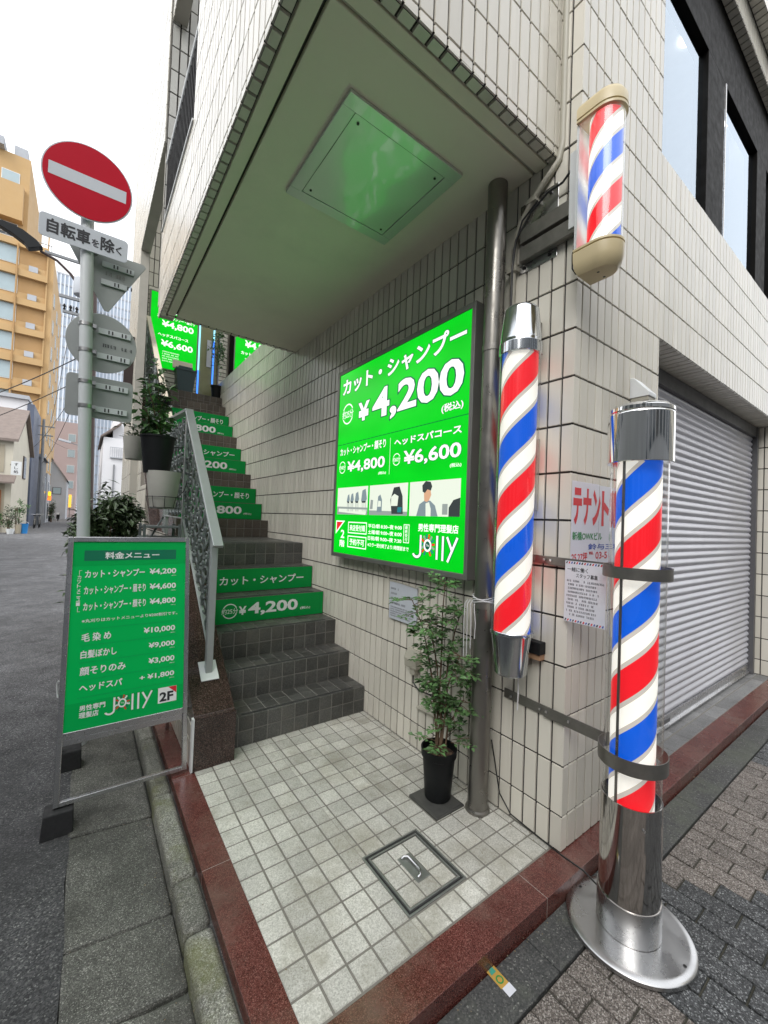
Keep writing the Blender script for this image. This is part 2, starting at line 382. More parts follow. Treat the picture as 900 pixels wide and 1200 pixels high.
# ---------------------------------------------------------------- mesh helpers
ORG = {}
class MB:
    def __init__(s):
        s.v, s.f, s.m, s.t, s.cut = [], [], [], [], []
    def add(s, vs, fs, m=0, t=None):
        o = len(s.v)
        s.cut.append((o, len(s.f)))
        s.v += [Vector(x) for x in vs]
        for f in fs:
            s.f.append([i + o for i in f])
            s.m.append(m)
            s.t.append(0.5 if t is None else t)
        return s
    def quad(s, a, b, c, d, m=0, t=None):
        return s.add([a, b, c, d], [(0, 1, 2, 3)], m, t)
    def box(s, a, b, m=0, t=None):
        x0, x1 = sorted((a[0], b[0])); y0, y1 = sorted((a[1], b[1])); z0, z1 = sorted((a[2], b[2]))
        v = [(x0, y0, z0), (x1, y0, z0), (x1, y1, z0), (x0, y1, z0), (x0, y0, z1), (x1, y0, z1), (x1, y1, z1), (x0, y1, z1)]
        return s.add(v, [(0, 3, 2, 1), (4, 5, 6, 7), (0, 1, 5, 4), (1, 2, 6, 5), (2, 3, 7, 6), (3, 0, 4, 7)], m, t)
    def obox(s, c, U, V, N, a, b, h, m=0, t=None):
        c, U, V, N = Vector(c), Vector(U).normalized(), Vector(V).normalized(), Vector(N).normalized()
        v = [c + U * (i * a) + V * (j * b) + N * (k * h) for k in (-1, 1) for i, j in ((-1, -1), (1, -1), (1, 1), (-1, 1))]
        return s.add(v, [(0, 3, 2, 1), (4, 5, 6, 7), (0, 1, 5, 4), (1, 2, 6, 5), (2, 3, 7, 6), (3, 0, 4, 7)], m, t)
    def beam(s, p, q, w, h, up=(0, 0, 1), m=0, t=None):
        p, q = Vector(p), Vector(q)
        d = (q - p)
        n = d.normalized()
        side = n.cross(Vector(up))
        if side.length < 1e-4:
            side = n.cross(Vector((1, 0, 0)))
        side.normalize()
        return s.obox((p + q) / 2, n, side, side.cross(n), d.length / 2, w / 2, h / 2, m, t)
    def tube(s, pts, r, n=10, m=0, t=None, closed=False, cap=True):
        pts = [Vector(p) for p in pts]
        k = len(pts)
        rs = r if hasattr(r, '__len__') else [r] * k
        rings, prev = [], None
        for i, p in enumerate(pts):
            if closed:
                d = pts[(i + 1) % k] - pts[i - 1]
            else:
                d = pts[min(i + 1, k - 1)] - pts[max(i - 1, 0)]
            d.normalize()
            if prev is None:
                a = d.cross(Vector((0, 0, 1)))
                if a.length < 1e-3:
                    a = d.cross(Vector((1, 0, 0)))
            else:
                a = prev - d * prev.dot(d)
            a.normalize()
            prev = a
            b = d.cross(a)
            rings.append([p + (a * math.cos(2 * math.pi * j / n) + b * math.sin(2 * math.pi * j / n)) * rs[i] for j in range(n)])
        vs = [x for q in rings for x in q]
        fs = []
        for i in range(k if closed else k - 1):
            i2 = (i + 1) % k
            for j in range(n):
                fs.append((i * n + j, i * n + (j + 1) % n, i2 * n + (j + 1) % n, i2 * n + j))
        if cap and not closed:
            fs.append(tuple(range(n - 1, -1, -1)))
            fs.append(tuple((k - 1) * n + j for j in range(n)))
        return s.add(vs, fs, m, t)
    def lathe(s, prof, c=(0, 0, 0), n=40, m=0, t=None, cap0=False, cap1=False, a0=0, a1=2 * math.pi):
        full = abs(a1 - a0 - 2 * math.pi) < 1e-6
        k = n if full else n + 1
        vs = []
        for r, z in prof:
            for j in range(k):
                a = a0 + (a1 - a0) * j / n
                vs.append((c[0] + r * math.cos(a), c[1] + r * math.sin(a), c[2] + z))
        fs = []
        for i in range(len(prof) - 1):
            for j in range(n):
                j2 = (j + 1) % k
                fs.append((i * k + j, i * k + j2, (i + 1) * k + j2, (i + 1) * k + j))
        if cap0:
            fs.append(tuple(range(k - 1, -1, -1)))
        if cap1:
            fs.append(tuple((len(prof) - 1) * k + j for j in range(k)))
        return s.add(vs, fs, m, t)
    def prism(s, poly, O, U, V, h, m=0, t=None):
        O, U, V = Vector(O), Vector(U), Vector(V)
        N = U.cross(V).normalized()
        n = len(poly)
        a = [O + U * p[0] + V * p[1] for p in poly]
        b = [x + N * h for x in a]
        fs = [tuple(range(n - 1, -1, -1)), tuple(range(n, 2 * n))]
        for i in range(n):
            fs.append((i, (i + 1) % n, n + (i + 1) % n, n + i))
        return s.add(a + b, fs, m, t)
    def leaf(s, p, d, side, L, W, m=0, t=None):
        p, d = Vector(p), Vector(d).normalized()
        sd = d.cross(Vector(side))
        if sd.length < 1e-3:
            sd = d.cross(Vector((0.3, 0.5, 0.8)))
        sd.normalize()
        up = sd.cross(d)
        a, b, c = p, p + d * (L * 0.5) - sd * W / 2 + up * W * 0.18, p + d * (L * 0.5) + sd * W / 2 + up * W * 0.18
        e = p + d * L - up * L * 0.08
        mid = p + d * (L * 0.5)
        return s.add([a, b, mid, c, e], [(0, 2, 1), (0, 3, 2), (1, 2, 4), (2, 3, 4)], m, t)
    def each(s, name, mats, parent=None, **kw):
        out = []
        ends = s.cut[1:] + [(len(s.v), len(s.f))]
        for (v0, f0), (v1, f1) in zip(s.cut, ends):
            q = MB()
            q.v, q.m, q.t = s.v[v0:v1], s.m[f0:f1], s.t[f0:f1]
            q.f = [[i - v0 for i in f] for f in s.f[f0:f1]]
            out.append(q.build(name, mats, parent, **kw))
        return out
    def build(s, name, mats, parent=None, smooth=False, bevel=0, org=None, label=None):
        me = bpy.data.meshes.new(name)
        off = Vector(org) if org is not None else Vector((0, 0, 0))
        base = ORG.get(parent.name, Vector((0, 0, 0))) if parent else Vector((0, 0, 0))
        if parent and org is None:
            off = base
        me.from_pydata([v - off for v in s.v], [], s.f)
        for mm in (mats if isinstance(mats, (list, tuple)) else [mats]):
            me.materials.append(M[mm] if isinstance(mm, str) else mm)
        if isinstance(mats, (list, tuple)) and len(mats) > 1:
            me.polygons.foreach_set('material_index', s.m)
        at = me.attributes.new('tint', 'FLOAT', 'FACE')
        at.data.foreach_set('value', s.t)
        if smooth:
            me.polygons.foreach_set('use_smooth', [True] * len(s.f))
            me.set_sharp_from_angle(angle=R(38))
        me.update()
        o = bpy.data.objects.new(name, me)
        COL.objects.link(o)
        o.location = off - base
        ORG[o.name] = off
        if parent:
            o.parent = parent
        if bevel:
            b = o.modifiers.new('bevel', 'BEVEL')
            b.width = bevel
            b.segments = 2
            b.limit_method = 'ANGLE'
            b.angle_limit = R(40)
        if label:
            o['label'] = label
        return o

def tag(o, label, cat, group=None):
    o['label'] = label
    o['category'] = cat
    if group:
        o['group'] = group
    return o

def thing(name, label, cat, loc=(0, 0, 0), group=None):
    o = bpy.data.objects.new(name, None)
    COL.objects.link(o)
    o.location = loc
    o.empty_display_size = 0.1
    ORG[o.name] = Vector(loc)
    return tag(o, label, cat, group)

def struct(o, kind='structure'):
    o['kind'] = kind
    return o

def cells(start, pitch, end, first=None):
    out, x = [], start
    if first:
        out.append((x, x + first))
        x += first
    while x < end - 1e-4:
        out.append((x, x + pitch))
        x += pitch
    return out

def tiles(mb, O, U, V, us, vs, regions, gap=0.009, depth=0.008, bev=0.0018, m=0, mg=1, tmin=0.0, tmax=1.0, vgap=None):
    """bevelled tiles in a grid over rectangular regions, on a recessed joint sheet"""
    O, U, V = Vector(O), Vector(U).normalized(), Vector(V).normalized()
    N = U.cross(V)
    vgap = vgap or gap
    P = lambda a, b, h: O + U * a + V * b + N * h
    for (ra, rb, rc, rd) in regions:
        mb.quad(P(ra, rc, -depth + 0.0008), P(rb, rc, -depth + 0.0008), P(rb, rd, -depth + 0.0008), P(ra, rd, -depth + 0.0008), mg)
        for (a, b) in us:
            for (c, d) in vs:
                x0, x1 = max(a + gap / 2, ra), min(b - gap / 2, rb)
                y0, y1 = max(c + vgap / 2, rc), min(d - vgap / 2, rd)
                if x1 - x0 < 0.008 or y1 - y0 < 0.008:
                    continue
                h = random.uniform(-0.0006, 0.0006)
                q = [P(x0, y0, -depth), P(x1, y0, -depth), P(x1, y1, -depth), P(x0, y1, -depth),
                     *[P(xx, yy, h + random.uniform(-0.00035, 0.00035)) for xx, yy in ((x0 + bev, y0 + bev), (x1 - bev, y0 + bev), (x1 - bev, y1 - bev), (x0 + bev, y1 - bev))]]
                mb.add(q, [(4, 5, 6, 7), (0, 1, 5, 4), (1, 2, 6, 5), (2, 3, 7, 6), (3, 0, 4, 7)], m, random.uniform(tmin, tmax))

_tc = {}
def text_mesh(body, off):
    k = (body, off)
    if k not in _tc:
        cu = bpy.data.curves.new('type', 'FONT')
        cu.body = body
        cu.offset = off
        cu.resolution_u = 3
        ob = bpy.data.objects.new('type', cu)
        COL.objects.link(ob)
        dg = bpy.context.evaluated_depsgraph_get()
        me = bpy.data.meshes.new_from_object(ob.evaluated_get(dg))
        vs = [v.co.copy() for v in me.vertices]
        fs = [tuple(p.vertices) for p in me.polygons]
        bpy.data.objects.remove(ob)
        bpy.data.curves.remove(cu)
        bpy.data.meshes.remove(me)
        _tc[k] = (vs, fs)
    return _tc[k]

class Print:
    """flat print on a plane: rectangles, polygons and type fitted to boxes (x along U, y along V)"""
    def __init__(s, O, U, V):
        s.O, s.U, s.V = Vector(O), Vector(U).normalized(), Vector(V).normalized()
        s.N = s.U.cross(s.V)
        s.mb = {}
        s.sheet, s.sheets = None, []
    def P(s, x, y, h):
        return s.O + s.U * x + s.V * y + s.N * h
    def get(s, name, mat):
        return s.mb.setdefault((name, mat), MB())
    def poly(s, pts, name, mat, h=0.001):
        if s.sheet is not None:
            if mat not in s.sheet[1]:
                s.sheet[1].append(mat)
            s.sheet[0].add([s.P(x, y, h) for x, y in pts], [tuple(range(len(pts)))], s.sheet[1].index(mat))
            return
        s.get(name, mat).add([s.P(x, y, h) for x, y in pts], [tuple(range(len(pts)))])
    def rect(s, x0, x1, y0, y1, name, mat, h=0.001):
        x0, x1 = sorted((x0, x1)); y0, y1 = sorted((y0, y1))
        s.poly([(x0, y0), (x1, y0), (x1, y1), (x0, y1)], name, mat, h)
    def frame(s, x0, x1, y0, y1, w, name, mat, h=0.001):
        x0, x1 = sorted((x0, x1)); y0, y1 = sorted((y0, y1))
        s.rect(x0, x1, y0, y0 + w, name, mat, h); s.rect(x0, x1, y1 - w, y1, name, mat, h)
        s.rect(x0, x0 + w, y0 + w, y1 - w, name, mat, h); s.rect(x1 - w, x1, y0 + w, y1 - w, name, mat, h)
    def disc(s, x, y, r, name, mat, h=0.001, n=28, ry=None):
        ry = ry or r
        s.poly([(x + r * math.cos(2 * math.pi * i / n), y + ry * math.sin(2 * math.pi * i / n)) for i in range(n)], name, mat, h)
    def ring(s, x, y, r, w, name, mat, h=0.001, n=32, a0=0, a1=360, ry=None):
        ry = ry or r
        vs, fs = [], []
        for i in range(n + 1):
            a = R(a0 + (a1 - a0) * i / n)
            for k in (0, w):
                vs.append(s.P(x + (r - k) * math.cos(a), y + (ry - k) * math.sin(a), h))
        for i in range(n):
            fs.append((2 * i, 2 * i + 2, 2 * i + 3, 2 * i + 1))
        s.get(name, mat).add(vs, fs)
    def text(s, body, x0, x1, y0, y1, mat, bold=0.02, name='lettering', h=0.0018, outline=None, omat=None, vertical=False):
        x0, x1 = sorted((x0, x1)); y0, y1 = sorted((y0, y1))
        if vertical:
            n = len(body)
            for i, ch in enumerate(body):
                t = y1 - (y1 - y0) * i / n
                s.text(ch, x0, x1, t - (y1 - y0) / n * 0.88, t, mat, bold, name, h)
            return
        kanji = any('\u4e00' <= ch <= '\u9fff' for ch in body)
        base = 0.0 if kanji else bold
        vs, fs = text_mesh(body, base)
        ax, bx = min(v.x for v in vs), max(v.x for v in vs)
        ay, by = min(v.y for v in vs), max(v.y for v in vs)
        sx, sy = (x1 - x0) / (bx - ax), (y1 - y0) / max(1e-4, by - ay)
        def put(key, m_, vv, ff, dx, dy, hh):
            s.get(key, m_).add([s.P(x0 + (v.x - ax + dx) * sx, y0 + (v.y - ay + dy) * sy, hh) for v in vv], ff)
        def layered(key, m_, off, hh):
            if not kanji:
                vv, ff = text_mesh(body, off)
                put(key, m_, vv, ff, 0, 0, hh)
                return
            n = 8 if off > 0.006 else 0
            put(key, m_, vs, fs, 0, 0, hh)
            for i in range(n):
                a_ = 2 * math.pi * i / n
                put(key, m_, vs, fs, off * math.cos(a_), off * math.sin(a_), hh - 0.00003 * (i + 1))
        layered(name, mat, bold, h)
        if outline:
            layered('lettering_outline', omat, bold + outline, h - 0.0006)
    def scribble(s, x0, x1, y, hgt, mat, name='lettering', h=0.0018, fill=0.85):
        x = x0
        while x < x1:
            w = hgt * random.uniform(0.45, 0.9)
            if random.random() < fill:
                for k in range(3):
                    yy = y + hgt * (0.1 + 0.33 * k)
                    s.rect(x + random.uniform(0, w * 0.3), x + w * random.uniform(0.6, 0.9), yy, yy + hgt * 0.13, name, mat, h)
                xx = x + w * random.uniform(0.2, 0.7)
                s.rect(xx, xx + hgt * 0.12, y, y + hgt * 0.9, name, mat, h)
            x += w
    def done(s, parent, labels=None):
        out = []
        for (name, mat), mb in s.mb.items():
            f = mb.each if name in ('band', 'divider') else mb.build
            out.append(f(name, mat, parent))
        for name, mb, mats in s.sheets:
            out.append(mb.build(name, mats, parent))
        return out

def crown(mb, c, rad, n, L, W, droop=0.1, clumps=10, tmin=0.0, m=0):
    """many small leaves gathered in uneven clumps"""
    cs = []
    for i in range(clumps):
        d = Vector((random.gauss(0, 1), random.gauss(0, 1), random.gauss(0, 1))).normalized() * random.uniform(0.35, 0.95)
        cs.append((Vector((c[0] + d.x * rad[0], c[1] + d.y * rad[1], c[2] + d.z * rad[2])), random.uniform(0.25, 0.5), random.random()))
    for i in range(n):
        q, sp, tt = random.choice(cs)
        p = q + Vector((random.gauss(0, 0.5) * rad[0] * sp, random.gauss(0, 0.5) * rad[1] * sp, random.gauss(0, 0.5) * rad[2] * sp))
        d = Vector((random.uniform(-1, 1), random.uniform(-1, 1), random.uniform(-0.7, 0.6) - droop))
        mb.leaf(p, d, (random.uniform(-.4, .4), random.uniform(-.4, .4), 1), L * random.uniform(0.7, 1.2), W * random.uniform(0.7, 1.2), m, min(1, max(tmin, tt * 0.6 + random.random() * 0.4)))

# ================================================================ ground, road, pavement
mb = MB(); mb.quad((-400, -300, -0.17), (400, -300, -0.17), (400, 600, -0.17), (-400, 600, -0.17))
struct(mb.build('ground', 'road'))
# side street: dark asphalt near the camera, paler further off
mb = MB()
nx, ny = 24, 60
vs = []
for j in range(ny + 1):
    y = -6 + 18.0 * j / ny
    for i in range(nx + 1):
        x = -7.0 + 5.125 * i / nx
        edge = 0.0 if i < nx else random.uniform(-0.012, 0.012)
        vs.append((x + edge, y, -0.104 + random.uniform(-0.003, 0.003)))
fs = [(j * (nx + 1) + i, j * (nx + 1) + i + 1, (j + 1) * (nx + 1) + i + 1, (j + 1) * (nx + 1) + i) for j in range(ny) for i in range(nx)]
mb.add(vs, fs)
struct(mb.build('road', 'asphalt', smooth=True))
mb = MB(); mb.quad((-7.0, 12, -0.104), (-1.4, 12, -0.104), (-1.4, 130, -0.104), (-7.0, 130, -0.104))
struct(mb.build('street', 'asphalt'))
# front road beyond the pavement
mb = MB(); mb.quad((-1.2, -14, -0.16), (30, -14, -0.16), (30, -2.4, -0.16), (-1.2, -2.4, -0.16))
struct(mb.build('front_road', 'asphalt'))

# gutter slabs
mb = MB()
jy = [-1.6, -0.9, -0.25, 0.50, 0.83, 1.485, 2.11, 2.72, 3.4, 4.0, 4.6, 5.2, 5.8, 6.4, 7.0, 7.6, 8.2]
for a, b in zip(jy, jy[1:]):
    t = random.random()
    sk = random.uniform(-0.012, 0.012)
    z = -0.100 + random.uniform(-0.006, 0.004)
    k = 0.018 if a > 0.4 else 0.04
    top = [(-1.882, a + 0.004 + k, z), (-1.517, a + 0.004 - k, z - 0.010), (-1.517, b - 0.004 - k, z - 0.010), (-1.882, b - 0.004 + k, z)]
    bot = [(x, y, -0.2) for x, y, _ in top]
    mb.add(bot + top, [(4, 5, 6, 7), (0, 1, 5, 4), (1, 2, 6, 5), (2, 3, 7, 6), (3, 0, 4, 7)], 0, t)
struct(mb.build('gutter', 'gutter', bevel=0.012))
mb = MB(); mb.box((-1.885, -1.6, -0.25), (-1.50, 8.2, -0.135)); struct(mb.build('gutter_bed', 'strip'))
# kerb stones, rounded and mossy
mb = MB()
ky = [-1.4, -0.75, -0.1, 0.605, 0.872, 1.515, 2.19, 2.8, 3.4, 4.0, 4.6, 5.2, 5.8, 6.4, 7.0, 7.6, 8.2]
for a, b in zip(ky, ky[1:]):
    dz, dx = random.uniform(-0.012, 0.006), random.uniform(-0.008, 0.006)
    mb.box((-1.513 + dx, a + 0.005, -0.2), (-1.417, b - 0.005, -0.032 + dz), 0, random.random())
struct(mb.build('kerb', 'kerb', bevel=0.022, smooth=True))
mb = MB(); mb.box((-1.50, -1.4, -0.2), (-1.408, 8.2, -0.06)); struct(mb.build('kerb_bed', 'strip'))

# red granite edging
mb = MB()
for a, b in [(-0.10, 0.815), (0.815, 1.555), (1.555, 2.5), (2.5, 3.4), (3.4, 4.3), (4.3, 5.2), (5.2, 6.1), (6.1, 7.2)]:
    mb.box((-1.409, a + 0.0012, -0.12), (-1.2895 if a < 1.5 else -1.305, b - 0.0012, 0.0))
for a, b in [(-1.2895, -0.265), (-0.265, 0.63), (0.63, 1.53), (1.53, 2.43), (2.43, 3.33), (3.33, 4.23), (4.23, 5.2), (5.2, 6.2)]:
    mb.box((a + 0.0012, -0.10, -0.12), (b - 0.0012, 0.041, 0.0))
for q in (.815, 1.555, 2.5, 3.4):
    mb.box((-1.4088, q - .0012, -.10), (-1.2897 if q < 1.5 else -1.3052, q + .0012, -.0006), 1)
for q in (-.265, .63, 1.53, 2.43, 3.33):
    mb.box((q - .0012, -.0998, -.10), (q + .0012, .0408, -.0006), 1)
M['mortar'] = plain('pale_mortar', (0.42, 0.38, 0.34), 0.9)
struct(mb.build('granite_edging', ['granite_red', 'mortar'], bevel=0.003))

# entrance floor: 105 mm grey tiles with a tile-inset manhole
mb = MB()
us = cells(-1.292, 0.1045, 0.0)
vs_ = cells(0.047, 0.1052, 1.72)
MH = (-0.797, -0.473, 0.156, 0.494)
regs = [(-1.289, MH[0], 0.043, 1.70), (MH[1], 0.0, 0.043, 1.70), (MH[0], MH[1], 0.043, MH[2]), (MH[0], MH[1], MH[3], 1.70)]
tiles(mb, (0, 0, 0), (1, 0, 0), (0, 1, 0), us, vs_, regs, gap=0.007, depth=0.004, bev=0.003)
struct(mb.build('entrance_floor', ['floor_tile', 'floor_joint']))
# threshold in front of the roller shutter
mb = MB()
tiles(mb, (0, 0, 0), (1, 0, 0), (0, 1, 0), cells(0.3, 0.305, 4.4), [(0.043, 0.145), (0.145, 0.26)], [(0.98, 4.3, 0.043, 0.26)], gap=0.006, depth=0.004, bev=0.003)
struct(mb.build('threshold_floor', ['threshold', 'floor_joint']))

# dark strip along the pavement, then brick pavers
mb = MB()
for a, b in [(-2.6, -1.9), (-1.9, -1.1), (-1.1, -0.42), (-0.42, 0.5), (0.5, 1.1), (1.1, 2.1), (2.1, 3.1), (3.1, 4.1), (4.1, 6)]:
    if a > -1.45:
        mb.box((a + 0.0015, -0.249, -0.15), (b - 0.0015, -0.106, -0.070 - random.uniform(0, 0.003)))
struct(mb.build('pavement_strip', 'strip', bevel=0.003))
mb = MB()
pit = 0.1057
n0 = -19
for i in range(n0, 55):
    xa = 0.551 + i * pit
    y = -0.2545 if i % 2 else -0.2545 + 0.104
    while y > -2.4:
        y0, y1 = max(y - 0.208, -2.4), min(y, -0.2545)
        y -= 0.208
        if y1 - y0 < 0.02:
            continue
        xc, yc = xa + pit / 2, (y0 + y1) / 2
        d = -0.30 - yc
        dark = (-0.16 - 0.25 * max(0, d - .35) < xc < 0.33 + d * 1.35 and yc < -0.27) or (xc > 1.98 and yc > -0.36) or (xc > 2.2 + (yc + .36) * -1.2)
        if dark and random.random() < 0.0:
            dark = False
        g = 0.0035
        z = -0.071 + random.uniform(-0.0025, 0.0015)
        mb.box((xa + g, y0 + g, -0.12), (xa + pit - g, y1 - g, z), 1 if dark else 0, random.random())
mb.quad((-1.45, -2.4, -0.081), (6.4, -2.4, -0.081), (6.4, -0.2545, -0.081), (-1.45, -0.2545, -0.081), 2)
struct(mb.build('pavement', ['paver_brown', 'paver_dark', 'paver_joint'], bevel=0.0035))
mb = MB(); mb.box((-1.45, -2.55, -0.17), (6.4, -2.402, -0.066)); struct(mb.build('pavement_kerb', 'kerb', bevel=0.015))

# ================================================================ the corner building
ZK = [0.0] + [0.164 + 0.235 * k for k in range(60)]
rows = list(zip(ZK, ZK[1:]))
BLD = thing('tiled_building', 'cream tiled corner building with an overhanging balcony above the stair entrance', 'building', (0, 0, 0))
# stair wall (plane X = 0, facing the entrance)
mb = MB()
ycells = [(-0.006, 0.0625)] + cells(0.0625, 0.0749, 7.2)
yB = [(-b, -a) for a, b in ycells]
tiles(mb, (0, 0, 0), (0, -1, 0), (0, 0, 1), yB, rows, [(-3.4, 0, 0.0, 3.445), (-.125, 0, 3.445, 9.0), (-6.95, -3.4, 0.0, 3.924)], tmin=0.0)
tiles(mb, (0, 0, 3.924), (0, -1, 0), (1, 0, 0), yB, [(0, 0.16)], [(-6.95, -3.4, 0, 0.16)])
mb.box((0.009, 0.012, -0.1), (0.16, 6.95, 3.42), 2)
mb.box((0.009, 3.42, 3.42), (0.16, 6.95, 3.915), 2)
mb.build('stair_wall', ['tile', 'grout', 'wall_core'], BLD)
# street front (plane Y = 0)
mb = MB()
xcells = [(-0.006, 0.0555)] + cells(0.0555, 0.0757, 6.3)
WZ0, WZ1 = 3.924, 6.02
tiles(mb, (0, 0, 0), (1, 0, 0), (0, 0, 1), xcells, rows, [(0, 0.98, 0, 2.749), (0, 0.945, 2.749, 9), (0.945, 6.3, 2.749, WZ0), (4.2, 6.3, 0, 2.749), (0.945, 6.3, WZ1, 6.29)], gap=0.0085)
# reveals: shutter head, right jamb, window head and sill
tiles(mb, (0, 0.2, 2.749), (1, 0, 0), (0, -1, 0), xcells, [(-0.01, 0.2)], [(0.98, 4.2, 0, 0.2)])
tiles(mb, (4.2, 0.2, 0), (0, -1, 0), (0, 0, 1), [(0, 0.075), (0.075, 0.15), (0.15, 0.2)], rows, [(0, 0.2, 0, 2.74)])
tiles(mb, (0, 0.075, WZ1), (1, 0, 0), (0, -1, 0), xcells, [(0, 0.075)], [(0.945, 6.3, 0, 0.075)])
tiles(mb, (0, 0, 6.29), (1, 0, 0), (0, -1, 0), xcells, [(0, 0.09)], [(0.945, 6.3, 0, 0.09)])
tiles(mb, (0, -0.09, 6.29), (1, 0, 0), (0, 0, 1), xcells, [(0.235 * k, 0.235 * (k + 1)) for k in range(12)], [(0.945, 6.3, 0, 2.7)])
tiles(mb, (0.945, 0, 6.29), (0, -1, 0), (0, 0, 1), [(0, 0.09)], [(0.235 * k, 0.235 * (k + 1)) for k in range(12)], [(0, 0.09, 0, 2.7)])
mb.box((0.012, 0.009, -0.1), (0.97, 0.5, 8.95), 2)
mb.box((0.97, 0.0092, 2.76), (6.3, 0.20, 3.915), 2)
mb.box((4.21, 0.0095, -0.1), (6.3, 0.5, 8.95), 2)
mb.box((0.97, 0.02, 6.03), (6.3, 0.185, 8.95), 2)
mb.build('front_wall', ['tile', 'grout', 'wall_core'], BLD)
# right-hand shop window band
win = MB()
for a, b in [(2.00, 2.42), (3.45, 3.80)]:
    win.box((a, 0.075, WZ0), (b, 0.18, 5.42))
win.box((0.90, 0.0755, 5.42), (4.3, 0.18, WZ1 + 0.2)); win.box((0.90, 0.075, WZ0 - 0.05), (4.3, 0.18, WZ0 + 0.012))
win.box((4.0, 0.076, WZ0), (4.3, 0.17, 5.42))
wf = win.build('window', 'win_frame', BLD, bevel=0.003, label='dark bronze framed upper shop window')
mb = MB()
mb.box((2.42, 0.068, WZ0 + .01), (2.436, 0.074, 5.42)); mb.build('edge_trim', 'alu', wf)
mb = MB()
for a, b in [(0.90, 2.00), (2.42, 3.45), (3.80, 4.0)]:
    mb.quad((a, 0.11, WZ0), (b, 0.11, WZ0), (b, 0.11, 5.43), (a, 0.11, 5.43))
mb.build('pane', 'glass', wf)
# room behind it
mb = MB()
mb.box((0.6, 0.21, 3.90), (6.0, 4.0, 3.92)); mb.box((0.98, 4.0, 3.921), (6.0, 4.05, 6.29)); mb.box((0.971, 0.21, 3.921), (0.979, 3.99, 6.29)); mb.box((6.0, 0.21, 3.921), (6.05, 4.05, 6.29)); mb.box((0.971, 0.188, 6.30), (6.05, 4.05, 6.38))
mb.build('upstairs_room', 'room_wall', BLD)
for x, y in [(2.61, 0.42), (3.9, 0.42), (2.0, 1.6), (3.3, 1.6)]:
    lm = MB(); lm.lathe([(0.07, 0), (0.07, -0.015)], (x, y, 6.298), 20, cap0=True, cap1=True)
    lm.build('ceiling_lamp', 'lamp_lit', BLD)
# roller shutter
mb = MB()
z, prof = 0.11, []
while z < 2.72:
    for k, dy in enumerate((0.0, -0.006, -0.010, -0.0115, -0.010, -0.006, 0.0, 0.004)):
        prof.append((0.222 + dy, z + 0.0605 * k / 8))
    z += 0.0605
vs, fs = [], []
for (y, zz) in prof:
    vs += [(0.985, y, zz), (4.16, y, zz)]
for i in range(len(prof) - 1):
    fs.append((2 * i, 2 * i + 1, 2 * i + 3, 2 * i + 2))
mb.add(vs, fs)
sh = mb.build('roller_shutter', 'shutter', BLD, smooth=True, label='closed pale grey roller shutter')
mb = MB(); mb.box((0.985, 0.205, 0.004), (4.16, 0.235, 0.108)); mb.box((0.985, 0.19, 0.02), (4.16, 0.206, 0.034)); mb.build('bottom_rail', 'alu', sh, bevel=0.002)
mb = MB(); mb.box((1.72, 0.198, 0.05), (1.90, 0.206, 0.085)); mb.build('lock_plate', 'jamb', sh, bevel=0.003)
mb = MB(); mb.box((4.13, 0.17, 0.0), (4.19, 0.245, 2.74)); mb.box((0.985, 0.215, 0), (1.01, 0.245, 2.74)); mb.each('guide_rail', 'jamb', sh, bevel=0.002)
mb = MB(); mb.box((0.985, 0.18, 2.63), (4.16, 0.25, 2.739)); mb.build('header_box', 'shutter_box', sh)
mb = MB(); mb.box((0.9, 0.26, -0.1), (4.3, 0.5, 2.75)); mb.build('shop_backing', 'shutter_box', BLD)

# balcony over the stairs
BX, BY0, BY1, SZ = -1.385, 0.12, 3.40, 3.43
mb = MB()
brow = [(0, 0.052)] + [(0.052 + 0.235 * k, 0.052 + 0.235 * (k + 1)) for k in range(30)]
bx = [(BX - 0.0, BX + 0.06)] + cells(BX + 0.06, 0.0757, 0.02)
tiles(mb, (0, BY0, SZ), (1, 0, 0), (0, 0, 1), bx, brow, [(BX, 0.0, 0, 4.5)])
by = [(-b, -a) for a, b in [(BY0, BY0 + 0.06)] + cells(BY0 + 0.06, 0.0757, 3.5)]
tiles(mb, (BX, 0, SZ), (0, -1, 0), (0, 0, 1), by, brow, [(-2.06, -BY0, 0, 4.5), (-3.5, -2.06, 0, 0.87), (-3.5, -2.06, 3.0, 4.5)])
# tile return under the edge, with its open joints
tiles(mb, (0, 0, SZ), (1, 0, 0), (0, -1, 0), bx, [(-BY0 - 0.055, -BY0)], [(BX, 0.0, -BY0 - 0.055, -BY0)], depth=0.014, gap=0.012)
tiles(mb, (BX + 0.055, 0, SZ), (0, -1, 0), (-1, 0, 0), by, [(0, 0.055)], [(-BY1, -BY0 - 0.055, 0, 0.055)], depth=0.014, gap=0.012)
tiles(mb, (0, 0, SZ), (1, 0, 0), (0, -1, 0), bx, [(-BY1, -BY1 + 0.05)], [(BX, 0.0, -BY1, -BY1 + 0.05)], depth=0.014, gap=0.012)
